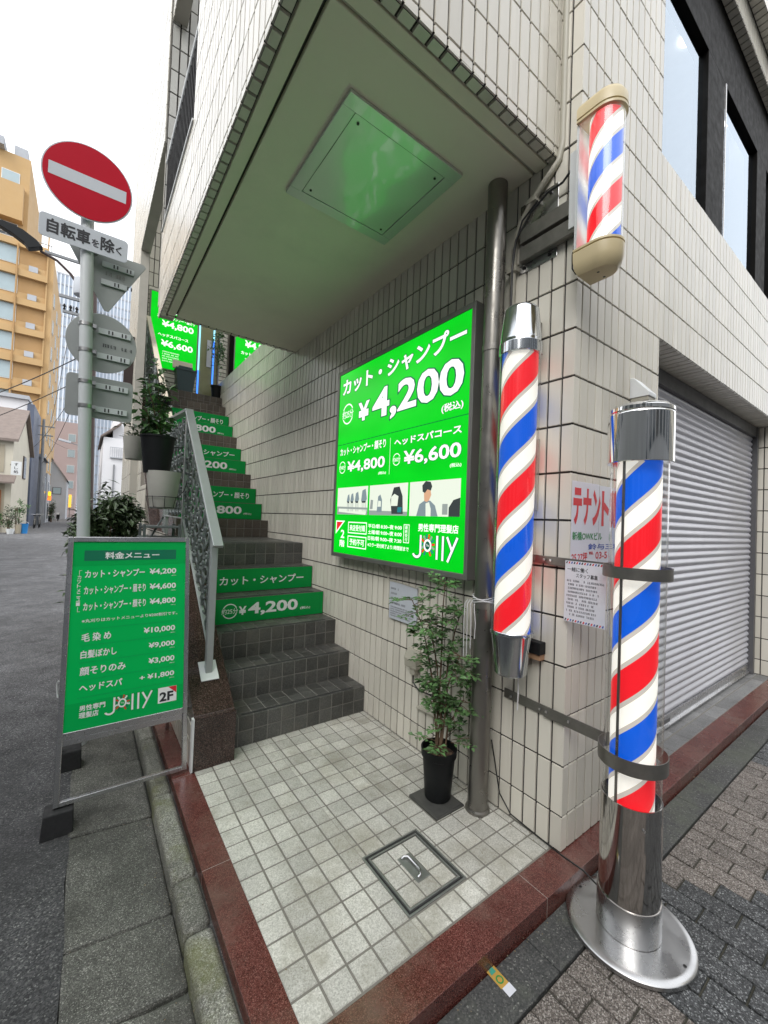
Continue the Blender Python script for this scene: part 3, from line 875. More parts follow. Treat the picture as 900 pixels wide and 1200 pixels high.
# solid cores
mb.box((BX + 0.009, BY0 + 0.009, SZ + 0.016), (0.0, BY0 + 0.14, 7.9), 2)
mb.box((BX + 0.0095, BY0 + 0.14, SZ + 0.016), (BX + 0.13, 2.05, 7.9), 2)
mb.box((BX + 0.0095, 2.05, SZ + 0.016), (BX + 0.13, 3.5, 4.285), 2)
mb.box((BX + 0.0095, 2.05, 6.45), (BX + 0.13, 3.5, 7.9), 2)
mb.box((BX + 0.13, BY0 + 0.14, 3.56), (0, 3.5, 3.66), 2)
bal = mb.build('balcony', ['tile', 'grout', 'wall_core'], BLD)
mb = MB(); mb.box((BX - 0.012, 2.062, 4.288), (BX + 0.14, 3.5, 4.306)); mb.build('parapet_cap', 'white_paint', bal, bevel=0.003)
mb = MB(); mb.tube([(BX + 0.02, 2.06, 5.0), (BX + 0.02, 3.5, 5.0)], 0.02, 10); mb.build('guard_rail', 'white_paint', bal, smooth=True)
mb = MB()
for k in range(20):
    mb.box((BX + 0.012, 2.10 + 0.07 * k, 4.306), (BX + 0.03, 2.125 + 0.07 * k, 4.985))
mb.each('guard_bar', 'win_frame', bal)
# painted soffit with shadow joints, access hatch
mb = MB()
i0, i1 = BX + 0.06, BX + 0.135
j0, j1 = BY0 + 0.06, BY0 + 0.135
def slab(x0, x1, y0, y1, z=SZ + 0.004):
    mb.box((x0, y0, z), (x1, y1, z + 0.10))
slab(i0, -0.002, j0, j1 - 0.009); slab(i0, i1 - 0.009, j1 - 0.009, 3.345)
slab(i1 + 0.009, -0.002, j1 + 0.009, 3.345)
mb.box((i0 - 0.004, j0 - 0.004, SZ + 0.03), (-0.001, 3.349, SZ + 0.11), 1)
sof = mb.build('soffit', ['soffit', 'groove'], bal, bevel=0.004)
HX0, HX1, HY0, HY1 = -1.022, -0.312, 0.488, 1.205
mb = MB()
fwid = 0.068
for a, b in [((HX0, HY0), (HX1, HY0 + fwid)), ((HX0, HY1 - fwid), (HX1, HY1)), ((HX0, HY0 + fwid), (HX0 + fwid, HY1 - fwid)), ((HX1 - fwid, HY0 + fwid), (HX1, HY1 - fwid))]:
    mb.box((a[0], a[1], SZ - 0.014), (b[0], b[1], SZ + 0.003))
hb = mb.build('access_hatch', 'hatch', BLD, bevel=0.002, label='square metal access hatch in the soffit')
mb = MB()
q = 0.0035
N_ = 24
x0, x1, y0, y1 = HX0 + fwid + q, HX1 - fwid - q, HY0 + fwid + q, HY1 - fwid - q
vs = [(x0 + (x1 - x0) * i / N_, y0 + (y1 - y0) * j / N_, SZ - 0.011 + 0.0012 * math.sin(i * 0.55 + 1) * math.sin(j * 0.4 + .5)) for j in range(N_ + 1) for i in range(N_ + 1)]
fs = [(j * (N_ + 1) + i, (j + 1) * (N_ + 1) + i, (j + 1) * (N_ + 1) + i + 1, j * (N_ + 1) + i + 1) for j in range(N_) for i in range(N_)]
mb.add(vs, fs)
mb.build('door_panel', 'hatch', hb, smooth=True)
mb = MB()
for x in (x0 + 0.035, x1 - 0.035):
    for y in (y0 + 0.035, y1 - 0.035):
        mb.lathe([(0.007, 0), (0.007, -0.003)], (x, y, SZ - 0.0115), 10, cap1=True)
mb.each('screw', 'screw', hb)
mb = MB(); mb.box((HX0 + .01, HY0 + .01, SZ - 0.002), (HX1 - .01, HY1 - .01, SZ + 0.002)); mb.build('seal', 'groove', hb)

# upper storeys behind the balcony and the left street face
mb = MB()
tiles(mb, (0, 3.5, 3.6), (1, 0, 0), (0, 0, 1), cells(BX, 0.0757, 0), cells(0, 0.235, 6), [(BX, 0.0, 0, 5.6)], gap=0.012, m=0)
mb.box((BX + 0.01, 3.51, 3.61), (0.0, 3.65, 9.2), 2)
mb.build('upper_pier', ['tile_pier', 'grout', 'wall_core'], BLD)
mb = MB()
LX = -1.405
yy = [(-b, -a) for a, b in cells(3.5, 0.0757, 7.2)]
tiles(mb, (LX, 0, 0), (0, -1, 0), (0, 0, 1), yy, rows, [(-7.1, -3.5, 5.2, 10), (-7.1, -5.6, 0.0, 5.2)], m=0)
mb.box((LX + 0.009, 3.51, 5.2), (LX + 0.12, 7.1, 10), 2)
mb.box((LX + 0.0092, 5.6, -0.1), (LX + 0.11, 7.1, 5.19), 2)
mb.build('street_side_wall', ['tile', 'grout', 'wall_core'], BLD)
# landing wall at the head of the stairs
mb = MB()
tiles(mb, (0, 6.95, 3.59), (1, 0, 0), (0, 0, 1), cells(LX, 0.235, 2.0), cells(0, 0.075, 2), [(LX, -0.36, 0, 1.8), (0.02, 0.16, 0, 1.8)], gap=0.01)
tiles(mb, (0, 6.95, 5.39), (1, 0, 0), (0, 0, 1), cells(LX, 0.0757, 2.0), cells(0, 0.235, 2.6), [(LX, 2.0, 0, 2.6)], gap=0.01)
mb.box((LX, 6.96, 5.40), (2.0, 7.1, 7.99), 2)
mb.box((LX, 6.96, 3.5), (-0.36, 7.1, 5.4), 2); mb.box((0.02, 6.96, 3.5), (0.16, 7.1, 5.4), 2); mb.box((0.16, 7.25, 3.0), (2.0, 7.35, 5.4), 2)
mb.build('landing_wall', ['tile', 'grout', 'wall_core'], BLD)
mb = MB(); mb.box((-0.36, 7.00, 3.6), (0.02, 7.03, 5.35)); 
dr = mb.build('door', plain('door_glass', (0.30, 0.30, 0.16), 0.15, var=0.2), BLD, label='greenish glass door edged with blue light strips')
mb = MB(); mb.box((-0.335, 6.985, 3.62), (-0.312, 6.999, 4.15)); mb.box((-0.085, 6.985, 3.95), (-0.062, 6.999, 4.75)); mb.each('light_strip', 'led_blue', dr)
mb = MB(); mb.box((-0.335, 6.985, 4.151), (-0.312, 6.999, 5.3)); mb.box((-0.085, 6.985, 4.751), (-0.062, 6.999, 5.3)); mb.each('light_strip', 'led_cyan', dr)
mb = MB(); mb.box((-0.19, 6.99, 4.25), (-0.11, 6.996, 4.75)); mb.build('notice', 'paper', dr)
mb = MB(); mb.box((0.20, 6.9, 3.9), (0.27, 6.98, 5.4)); mb.build('dark_post', 'win_frame', BLD)

# ================================================================ staircase
ST = thing('staircase', 'steep dark tiled staircase with green price stickers on its risers', 'staircase', (0, 1.68, 0))
SX0 = -1.055
def step(y, z0, z1, depth, mat):
    m = MB()
    h = (z1 - z0) / 2
    ux = [(SX0, SX0 + 0.055)] + cells(SX0 + 0.055, 0.1, 0.01)
    tiles(m, (0, y, z0), (1, 0, 0), (0, 0, 1), ux, [(0, h), (h, 2 * h + 0.003)], [(SX0, -0.004, 0, z1 - z0 - 0.001)], gap=0.0055, depth=0.004, bev=0.002)
    tiles(m, (0, y, z1), (1, 0, 0), (0, 1, 0), ux, [(0, 0.05)] + cells(0.05, 0.1, depth), [(SX0, -0.004, 0.0, depth)], gap=0.0055, depth=0.004, bev=0.002)
    m.box((SX0, y + 0.004, z0 - 0.02), (-0.003, y + depth, z1 - 0.0045), 1)
    m.box((SX0 + 0.08, y + 0.018, z1 + 0.0003), (-0.10, y + 0.034, z1 + 0.0035), 2)
    return m.build('step', [mat, 'stair_joint', 'nosing'], ST)
SY = [1.685 + 0.2535 * i for i in range(6)]
SZs = [0.2 + 0.2135 * i for i in range(6)]
for i in range(6):
    step(SY[i], SZs[i] - 0.2135 if i else 0.0, SZs[i], 0.262 if i < 5 else 1.05, 'stair_tile')
UY = [3.992 + 0.2518 * j for j in range(11)]
UZ = [1.4815 + 0.2111 * j for j in range(11)]
for j in range(11):
    step(UY[j], UZ[j] - 0.2111, UZ[j], 0.26 if j < 10 else 0.45, 'stair_tile_brown')
def riser_sticker(y, z0, z1, line, label):
    m = MB(); m.box((SX0 + 0.055, y - 0.0035, z0 + 0.006), (-0.008, y - 0.0008, z1 - 0.004))
    s = m.build('riser_sticker', 'sticker_green', ST, label=label)
    p = Print((0, y - 0.0035, z0), (1, 0, 0), (0, 0, 1))
    if line[0] == 'name':
        p.text(line[1], line[2], -0.10, 0.065, 0.145, 'white_print', 0.018, h=0.0008, outline=0.025, omat='green_dark')
    else:
        p.ring(-0.872, 0.107, 0.062, 0.008, 'lettering', 'white_print', 0.0008, a0=25, a1=155); p.ring(-0.872, 0.107, 0.062, 0.008, 'lettering', 'white_print', 0.0008, a0=205, a1=335)
        p.text('約25分', -0.938, -0.806, 0.084, 0.130, 'white_print', 0.007, h=0.0008)
        p.text('¥', -0.80, -0.735, 0.068, 0.14, 'white_print', 0.03, h=0.0008)
        p.text(line[1], -0.72, -0.265, 0.05, 0.165, 'white_print', 0.03, h=0.0008, outline=0.02, omat='green_dark')
        p.text('(税込)', -0.238, -0.14, 0.062, 0.088, 'white_print', 0.02, h=0.0008)
    p.done(s)
riser_sticker(SY[3], SZs[2], SZs[3], ('price', '4,200'), 'lowest green price sticker on the stairs, reading 4,200')
riser_sticker(SY[4], SZs[3], SZs[4], ('name', 'カット・シャンプー', -0.90), 'green sticker above the lowest price sticker, naming a cut and shampoo')
for j, ln in ((1, ('price', '4,800')), (2, ('name', 'カット・シャンプー・顔そり', -0.97)), (4, ('price', '4,200')), (5, ('name', 'カット・シャンプー', -0.90)), (7, ('price', '4,800')), (8, ('name', 'カット・シャンプー・顔そり', -0.97))):
    riser_sticker(UY[j], UZ[j] - 0.2111, UZ[j], ln, None)
# street-side string wall and its granite cap
def capz(y):
    if y < 2.95:
        return 0.31 + 0.735 * max(0, y - 1.60)
    if y < 3.99:
        return 1.302
    return 1.302 + 0.84 * (y - 3.99)
SWY = [1.56, 1.60, 2.0, 2.5, 2.95, 3.99, 4.6, 5.2, 5.8, 6.4, 7.0]
mb = MB()
for a, b in zip(SWY, SWY[1:]):
    vs = []
    for y in (a, b):
        for x in (-1.300, SX0 - 0.002):
            vs += [(x, y, 0.0 if a < 1.8 else 0.0), (x, y, capz(y))]
    mb.add(vs, [(0, 1, 5, 4), (2, 6, 7, 3), (1, 3, 7, 5), (0, 2, 3, 1), (4, 5, 7, 6)])
mb.build('granite_cap', 'granite_brown', ST, bevel=0.003)
mb = MB()
for a, b in zip(SWY[1:], SWY[2:]):
    zt = min(capz(a), capz(b)) - 0.05
    tiles(mb, (-1.309, 0, 0), (0, -1, 0), (0, 0, 1), [(-y1, -y0) for y0, y1 in cells(1.6, 0.0757, 7.1)], rows, [(-b, -a, 0, max(0.12, zt + (0.1 if b > 3 else 0.0)))])
mb.box((-1.302, 1.63, 0), (-1.299, 7.0, 0.2), 1)
mb.build('string_wall', ['tile', 'grout'], ST)
mb = MB(); mb.box((-1.312, 1.561, 0.0), (-1.3005, 1.600, 0.31)); mb.build('corner_trim', 'white_paint', ST)

# ================================================================ stair railing
RX = -1.168
RL = thing('stair_railing', 'ornate silver iron railing with flat handrail on the granite wall', 'railing', (RX, 1.84, 0.47))
def rz(y):
    return 1.35 + 0.955 * (y - 1.78)
hand = [(RX, 1.74, 1.325), (RX, 2.93, 2.455), (RX, 3.92, 2.545)]
mb = MB()
mb.beam(hand[0], hand[1], 0.066, 0.026); mb.beam(Vector(hand[1]) + Vector((0, -0.012, 0.0)), hand[2], 0.066, 0.026)
mb.build('handrail', 'rail_paint', RL, bevel=0.004)
mb = MB(); mb.box((RX - 0.022, 1.82, capz(1.84) - 0.01), (RX + 0.022, 1.864, 1.39))
mb.box((RX - 0.02, 2.91, capz(2.93)), (RX + 0.02, 2.95, 2.44)); mb.box((RX - 0.02, 3.88, capz(3.9)), (RX + 0.02, 3.92, 2.52))
mb.each('post', 'rail_paint', RL, bevel=0.004)
mb = MB(); mb.obox((RX, 1.84, capz(1.84) + 0.004), (1, 0, 0), (0, 1, 0.735), (0, -0.735, 1), 0.056, 0.075, 0.004); mb.build('base_plate', 'white_paint', RL, bevel=0.002)
mb = MB()
mb.beam((RX, 1.86, 0.65), (RX, 2.93, 1.49), 0.03, 0.012); mb.beam((RX, 2.93, 1.49), (RX, 3.9, 1.50), 0.03, 0.012)
mb.build('bottom_rail', 'rail_paint', RL, bevel=0.002)
def scrolls(name, parent, y0, y1, lo, hi, n):
    m = MB()
    for k in range(n):
        a = y0 + (y1 - y0) * (k + 0.5) / n
        zl, zh = lo(a), hi(a)
        if k % 2 == 0:
            m.beam((RX, a, zl), (RX, a, zh), 0.016, 0.016, (1, 0, 0))
        w = (y1 - y0) / n
        cnt = 6
        for q in range(cnt):
            zc = zl + (zh - zl) * (q + 0.5) / cnt
            r1, r2 = w * 0.55, (zh - zl) / cnt * 0.46
            sl = (zh - hi(a - w)) * 0.0
            pts = []
            for s_ in range(13):
                t = s_ / 12 * math.pi * 1.7 + (0.4 if (k + q) % 2 else math.pi)
                f = 1 - 0.45 * s_ / 12
                pts.append((RX + 0.004 * math.sin(t * 2 + q), a + math.cos(t) * r1 * f, zc + math.sin(t) * r2 * f))
            m.tube(pts, 0.0075, 6)
            if q % 2 == k % 2:
                m.lathe([(0.0, -0.02), (0.014, -0.012), (0.018, 0), (0.014, 0.012), (0.0, 0.02)], (RX, a, zc), 8)
    return m.build(name, 'rail_dark', parent, smooth=True)
scrolls('scrollwork', RL, 1.90, 2.92, lambda y: 0.69 + 0.79 * (y - 1.88), lambda y: rz(y) - 0.05, 12)
scrolls('scrollwork', RL, 2.97, 3.88, lambda y: 1.51, lambda y: 2.43, 10)
RL2 = thing('stair_railing', 'upper stair railing with a pale cream handrail', 'railing', (RX, 4.1, 1.4))
mb = MB(); mb.beam((RX, 3.98, 2.56), (RX, 6.75, 4.77), 0.062, 0.03); mb.beam((RX, 6.74, 4.76), (RX, 6.93, 4.79), 0.06, 0.03)
mb.build('handrail', 'cream_rail', RL2, bevel=0.004)
mb = MB()
for y in (4.02, 5.4, 6.72):
    mb.box((RX - 0.018, y - 0.018, capz(y)), (RX + 0.018, y + 0.018, 2.54 + 0.798 * (y - 3.98)))
mb.each('post', 'rail_paint', RL2)
mb = MB(); mb.beam((RX, 4.02, 1.55), (RX, 6.72, 3.75), 0.028, 0.012); mb.build('bottom_rail', 'rail_paint', RL2)
scrolls('scrollwork', RL2, 4.06, 6.70, lambda y: 1.60 + 0.815 * (y - 4.02), lambda y: 2.50 + 0.798 * (y - 3.98), 22)

# ================================================================ lit menu sign on the stair wall
LS = thing('lightbox_sign', 'large lit green price sign mounted on the stair wall', 'sign', (0, 1.35, 1.2))
mb = MB()
Y0, Y1, Z0, Z1 = 2.1105, 0.5775, 1.2475, 2.8035
for a, b in [((-0.105, Y0, Z0 - 0.035), (0.0, Y0 + 0.036, Z1 + 0.035)), ((-0.105, Y1 - 0.030, Z0 - 0.035), (0.0, Y1, Z1 + 0.035)), ((-0.105, Y1, Z1), (0.0, Y0, Z1 + 0.035)), ((-0.105, Y1, Z0 - 0.035), (0.0, Y0, Z0))]:
    mb.box(a, b)
mb.build('frame', 'alu_frame', LS, bevel=0.003)
mb = MB(); mb.box((-0.099, Y1 + 0.001, Z0 + 0.001), (-0.004, Y0 - 0.001, Z1 - 0.001)); mb.build('lit_panel', 'lit_green', LS)
W_, H_ = Y0 - Y1, Z1 - Z0
def lightbox_print(O, U, V, W, H, parent, full=True):
    p = Print(O, U, V)
    X = lambda u: u * W
    Yv = lambda v: (1 - v) * H
    def T(b, u0, u1, v0, v1, bold=0.02, ol=None):
        p.text(b, X(u0), X(u1), Yv(v1), Yv(v0), 'lit_white', bold, outline=ol, omat='lit_outline')
    T('カット・シャンプー', .036, .975, .036, .128, .030, .03)
    T('¥', .208, .315, .2, .298, .035, .03)
    T('4,200', .343, .968, .165, .333, .026, .026)
    T('(税込)', .850, .969, .337, .374, .022, .03)
    def badge(u, v, r, txt):
        for a in (28, 208):
            p.ring(X(u), Yv(v), r, r * .13, 'lettering', 'lit_white', 0.0018, a0=a, a1=a + 124)
        p.text(txt, X(u) - r, X(u) + r, Yv(v) - r * .40, Yv(v) + r * .40, 'lit_white', 0.007)
    badge(.100, .235, .088, '約25分')
    p.rect(X(0), X(1), Yv(.402), Yv(.398), 'divider', 'lit_line')
    T('カット・シャンプー・顔そり', .036, .470, .420, .462, .026, .03)
    T('¥4,800', .117, .468, .500, .566, .022, .025)
    T('(税込)', .417, .48, .577, .592, .02)
    badge(.064, .528, .052, '約40分')
    p.rect(X(.5055), X(.5075), Yv(.595), Yv(.423), 'divider', 'lit_white')
    T('ヘッドスパコース', .538, .967, .434, .468, .028, .03)
    T('¥6,600', .612, .967, .498, .568, .022, .025)
    T('(税込)', .909, .97, .580, .597, .02)
    badge(.560, .53, .044, '約60分')
    # three printed interior photographs
    def ph(u0, u1, v0, v1, fn):
        p.sheet = (MB(), [])
        p.rect(X(u0), X(u1), Yv(v1), Yv(v0), 'photo', 'lit_pale', 0.0010)
        fn(lambda a, b: (X(u0 + (u1 - u0) * a), Yv(v1 + (v0 - v1) * b)))
        p.sheets.append(('photo', *p.sheet))
        p.sheet = None
    def pg(f, pts, mat, h):
        p.poly([f(a, b) for a, b in pts], 'photo', mat, h)
    def photo_chairs(f):
        pg(f, [(0, 0), (1, 0), (1, .25), (0, .3)], 'lit_grey', .0012)
        pg(f, [(.05, .1), (.95, .0), (.98, .18), (.06, .22)], 'lit_pale', .0013)
        for k, (x, s) in enumerate(((.33, .55), (.45, .62), (.60, .72), (.80, .92))):
            pg(f, [(x, .48), (x + .03, .48 + .40 * s), (x + .14 * s, .52 + .42 * s), (x + .19 * s, .55), (x + .15 * s, .46)], 'lit_bluegrey', .0014)
            pg(f, [(x + .01, .48), (x + .16 * s, .48), (x + .15 * s, .42), (x + .03, .42)], 'lit_dark', .00145)
            for q in (.03, .09, .14):
                pg(f, [(x + q * s, .43), (x + q * s + .012, .43), (x + (q + .03) * s, .12), (x + (q + .03) * s - .012, .12)], 'lit_grey', .0014)
    def photo_barber(f):
        pg(f, [(0, 0), (1, 0), (1, .12), (0, .16)], 'lit_grey', .0012)
        pg(f, [(.62, .05), (.90, .05), (.88, .6), (.80, .9), (.66, .88), (.58, .5)], 'lit_dark', .0013)
        pg(f, [(.60, .30), (.76, .30), (.78, .60), (.68, .68), (.60, .58)], 'lit_pale', .0014)
        pg(f, [(.76, .10), (.86, .10), (.87, .26), (.77, .26)], 'lit_teal', .0014)
        pg(f, [(.22, .1), (.36, .1), (.36, .5), (.31, .68), (.25, .62)], 'lit_bluegrey', .0013)
        pg(f, [(.24, .28), (.33, .28), (.33, .46), (.26, .48)], 'lit_pale', .0014)
        pg(f, [(.02, .2), (.10, .2), (.11, .5), (.04, .52)], 'lit_grey', .0013)
    def photo_cut(f):
        pg(f, [(.16, 0), (.22, .34), (.32, .44), (.44, .44), (.54, .30), (.60, 0)], 'lit_bluegrey', .0013)
        pg(f, [(.36, 0), (.35, .36), (.42, .40), (.46, .2), (.46, 0)], 'lit_pale', .0014)
        pg(f, [(.32, .44), (.31, .66), (.36, .80), (.44, .78), (.46, .60), (.42, .45), (.37, .40)], 'lit_skin', .0015)
        pg(f, [(.28, .70), (.27, .88), (.34, 1.0), (.44, .97), (.475, .84), (.45, .72), (.38, .76), (.33, .66)], 'lit_dark', .0016)
        pg(f, [(.80, 0), (.80, .24), (.88, .44), (1, .50), (1, 0)], 'lit_dark', .0013)
        pg(f, [(.68, .05), (.78, .05), (.78, .34), (.68, .34)], 'lit_grey', .0012)
    ph(.024, .332, .641, .788, photo_chairs); ph(.348, .652, .641, .788, photo_barber); ph(.666, .971, .641, .788, photo_cut)
    # corner flag, floor, hours
    p.poly([(X(.018), Yv(.822)), (X(.018), Yv(.897)), (X(.115), Yv(.822))], 'emblem', 'lit_white', .0010)
    p.poly([(X(.027), Yv(.829)), (X(.027), Yv(.880)), (X(.094), Yv(.829))], 'emblem', 'lit_red', .0016)
    T('2', .076, .114, .872, .917, .02); T('階', .068, .118, .928, .964, .02)
    p.frame(X(.151), X(.333), Yv(.887), Yv(.826), .008, 'divider', 'lit_white'); T('来店受付順', .168, .317, .842, .873, .02)
    p.frame(X(.151), X(.333), Yv(.962), Yv(.900), .008, 'divider', 'lit_white'); T('予約不可', .172, .314, .915, .948, .02)
    T('平日/朝 8:30~夜 9:00', .348, .618, .832, .852, .02); T('土曜/朝 9:00~夜 8:00', .348, .618, .862, .882, .02); T('日祝/朝 9:00~夜 7:30', .348, .618, .892, .912, .02)
    T('※カラー受付終了より1時間前まで', .348, .672, .925, .944, .02)
    p.frame(X(.632), X(.672), Yv(.908), Yv(.826), .005, 'divider', 'lit_white')
    p.text('最終受付', X(.643), X(.661), Yv(.903), Yv(.832), 'lit_white', .01, vertical=True)
    T('男性専門理髪店', .732, .966, .820, .852, .024)
    shop_name(p, X(.700), X(.966), Yv(.963), Yv(.866), 'lit_white', 'lit_outline', ('lit_red', 'lit_teal', 'lit_grey'))
    return p.done(parent)
def shop_name(p, x0, x1, y0, y1, mat, omat, deco):
    """the shop's thin capital lettering, the o set inside a small wreath"""
    w, h = x1 - x0, y1 - y0
    t = w * .042
    F = lambda a, b: (x0 + a * w, y0 + b * h)
    def bar(a, b, wdt, hh=.0018):
        (ax, ay), (bx, by) = F(*a), F(*b)
        d = Vector((bx - ax, by - ay)).normalized(); n = Vector((-d.y, d.x)) * wdt / 2
        for k, (m_, nm, g) in enumerate(((omat, 'lettering_outline', 1.7), (mat, 'lettering', 1.0))):
            q = n * g
            p.poly([(ax + q.x, ay + q.y), (ax - q.x, ay - q.y), (bx - q.x, by - q.y), (bx + q.x, by + q.y)], nm, m_, hh - .0006 * (1 - k))
    bar((.19, .98), (.19, .20), t)
    for k, (m_, nm, g) in enumerate(((omat, 'lettering_outline', 1.7), (mat, 'lettering', 1.0))):
        c = F(.10, .22)
        p.ring(c[0], c[1], w * .09 + t * g / 2, t * g, nm, m_, .0018 - .0006 * (1 - k), a0=200, a1=360, ry=h * .2 + t * g / 2)
    c = F(.355, .56)
    for k in range(14):
        a = R(-62 + 304 * k / 13)
        for s_ in (1.0, 1.32):
            p.disc(c[0] + math.cos(a) * w * .112 * s_, c[1] + math.sin(a) * h * .33 * s_, w * .021, 'emblem', deco[(k + int(s_ * 3)) % 3], .0014, 8, h * .055)
    p.disc(c[0], c[1], w * .098, 'emblem', omat, .0012, 28, h * .29)
    p.ring(c[0], c[1], w * .090, t * .8, 'lettering', mat, .0018, ry=h * .27)
    p.text('The', c[0] - w * .035, c[0] + w * .035, c[1] - h * .05, c[1] + h * .06, mat, 0.0)
    bar((.57, 1.0), (.57, .02), t); bar((.695, 1.0), (.695, .0), t)
    bar((.78, .98), (.885, .46), t); bar((.99, .98), (.80, -.02), t)
lightbox_print((-0.0995, Y0, Z0), (0, -1, 0), (0, 0, 1), W_, H_, LS)

# second lit sign beside the landing door, and the one glimpsed behind the wall
for (ox, oy, w, h, lab, z) in [(-1.12, 6.93, 0.742, 1.28, 'lit green price sign on the landing wall at the top of the stairs', 4.03), (0.30, 6.93, 0.80, 1.28, 'lit green sign glimpsed behind the wall to the right of the landing', 4.16)]:
    L2 = thing('lightbox_sign', lab, 'sign', (ox, oy, z))
    mb = MB(); mb.box((ox - .025, oy + .004, z - .025), (ox + w + .025, oy + .07, z + h + .025)); mb.build('frame', 'alu_frame', L2, bevel=.003)
    mb = MB(); mb.box((ox, oy, z), (ox + w, oy + .003, z + h)); mb.build('lit_panel', 'lit_green', L2)
    p = Print((ox, oy, z), (1, 0, 0), (0, 0, 1))
    k = w / .742
    if ox < 0:
        for b, x0, x1, a, c in [('カット・シャンプー', .10, .69, 1.15, 1.22), ('¥4,200', .16, .69, .97, 1.12), ('カット・シャンプー・顔そり', .10, .69, .865, .92), ('¥4,800', .17, .68, .70, .83), ('ヘッドスパコース', .12, .60, .545, .60), ('¥6,600', .17, .68, .36, .49)]:
            p.text(b, x0 * k, x1 * k, a, c, 'lit_white', .03)
    else:
        for b, x0, x1, a, c in [('¥4,200', .16, .69, .60, .76), ('カット・シャンプー', .10, .69, .47, .54), ('¥4,800', .17, .68, .28, .41)]:
            p.text(b, x0 * k, x1 * k, a, c, 'lit_white', .03)
    if ox < 0:
        for q in range(5):
            p.scribble(.20, .45, .28 - .04 * q, .022, 'lit_white')
    p.done(L2)
# leaflet box, bin and planter on the landing
t = thing('leaflet_holder', 'pink leaflet holder hanging in front of the landing sign', 'holder', (-.6, 6.88, 4.05))
mb = MB(); mb.obox((-.60, 6.88, 4.13), (1, 0, 0), (0, .2, 1), (0, -1, .2), .16, .075, .012); mb.build('tray', 'cream_rail', t, bevel=.003)
p = Print((-.74, 6.8655, 4.065), (1, 0, 0), (0, .2, 1)); p.rect(0, .28, 0, .125, 'leaflet', 'paper', .001)
for q in range(4):
    p.scribble(.02, .25, .09 - .026 * q, .014, 'red_print', 'lettering', .002)
p.done(t)
t = thing('waste_bin', 'blue grey bin standing at the top of the stairs', 'bin', (-.59, 6.66, 3.593))
mb = MB()
w0, w1 = .115, .155
pr = [(w0, 0), (w1, .36), (w1 + .012, .36), (w1 + .012, .39)]
for (r, z), (r2, z2) in zip(pr, pr[1:]):
    a = [(-.59 + sx * r, 6.66 + sy * r * .75, 3.593 + z) for sx, sy in ((-1, -1), (1, -1), (1, 1), (-1, 1))]
    b = [(-.59 + sx * r2, 6.66 + sy * r2 * .75, 3.593 + z2) for sx, sy in ((-1, -1), (1, -1), (1, 1), (-1, 1))]
    mb.add(a + b, [(i, (i + 1) % 4, 4 + (i + 1) % 4, 4 + i) for i in range(4)])
mb.box((-.59 - w0, 6.66 - w0 * .75, 3.593), (-.59 + w0, 6.66 + w0 * .75, 3.60))
M['bin'] = plain('bin_plastic', (0.045, 0.075, 0.085), .4, var=.15)
mb.build('bucket', 'bin', t, bevel=.004)
mb = MB(); mb.box((-.70, 6.60, 3.984), (-.48, 6.74, 4.04)); mb.build('lid', 'bin', t, bevel=.01)
t = thing('potted_plant', 'black planter with a slim shrub on the top landing', 'plant', (-.05, 6.72, 3.593))
mb = MB(); mb.lathe([(.0, 0), (.075, 0), (.098, .23), (.108, .23), (.108, .25), (.09, .25), (.088, .22), (0, .22)], (-.05, 6.72, 3.593), 24); mb.build('pot', 'black_plastic', t, smooth=True)
mb = MB(); crown(mb, (-.06, 6.72, 4.5), (.10, .10, .55), 260, .07, .03, clumps=9); mb.build('foliage', 'leaf', t)
mb = MB(); mb.tube([(-.05, 6.72, 3.8), (-.07, 6.72, 4.3), (-.05, 6.72, 4.9)], .008, 6); mb.build('stem', 'twig', t)

# ================================================================ barber poles
def drum_at(cx, cy, z0, z1, r, mat, parent, n=64):
    mb = MB(); mb.lathe([(0, z0), (r, z0), (r, z1), (0, z1)], (cx, cy, 0), n)
    return mb.build('striped_drum', mat, parent, smooth=True, org=(cx, cy, 0))
BP = thing('barber_pole', 'tall free standing barber pole on a round steel base on the pavement', 'barber pole', (-.043, -.317, -.07))
cx, cy = -.043, -.317
mb = MB(); mb.lathe([(0, -.069), (.222, -.069), (.2275, -.064), (.2265, -.052), (.219, -.0455), (.20, -.0445), (0, -.0435)], (cx, cy, 0), 72)
bpl = mb.build('base_plate', 'brushed', BP, smooth=True)
mb = MB()
for a in (120, 300):
    mb.lathe([(.006, -.0432), (0, -.0431)], (cx + .195 * math.cos(R(a - 30)), cy + .195 * math.sin(R(a - 30)), 0), 12)
mb.each('bolt_hole', 'screw', bpl)
mb = MB(); mb.lathe([(.1125, -.044), (.1125, .08), (.1125, .085), (.1095, .0855), (.1095, .09), (.1095, .463), (.1095, .468), (.1055, .468), (.1055, .40), (0, .40)], (cx, cy, 0), 72); mb.build('pedestal', 'steel', BP, smooth=True)
mb = MB(); mb.lathe([(.113, -.042), (.114, -.042), (.114, .083), (.113, .083)], (cx, cy, 0), 72); mb.build('collar', 'brushed', BP, smooth=True)
mb = MB(); mb.lathe([(.005, 0), (.005, .006), (0, .006)], (0, 0, 0), 10)
k = Vector((-.70, -.714, 0)); mb.v = [Vector((cx, cy, .40)) + k * (.1095 + v.z) + Vector((-.714, .70, 0)) * v.x + Vector((0, 0, v.y)) for v in mb.v]; mb.each('bolt', 'alu', BP)
M['stripe_big'] = stripes('barber_stripes_large', .512, .817, 0.52)
drum_at(cx, cy, .402, 1.84, .081, M['stripe_big'], BP)
mb = MB(); mb.lathe([(.1045, .41), (.1045, 1.83)], (cx, cy, 0), 72)
mb.build('glass_tube', 'acrylic', BP, smooth=True)
mb = MB(); mb.tube([(-.1386, -.2997, .41), (-.1386, -.2997, 1.83)], .0055, 10); mb.build('tension_rod', 'pipe', BP, smooth=True)
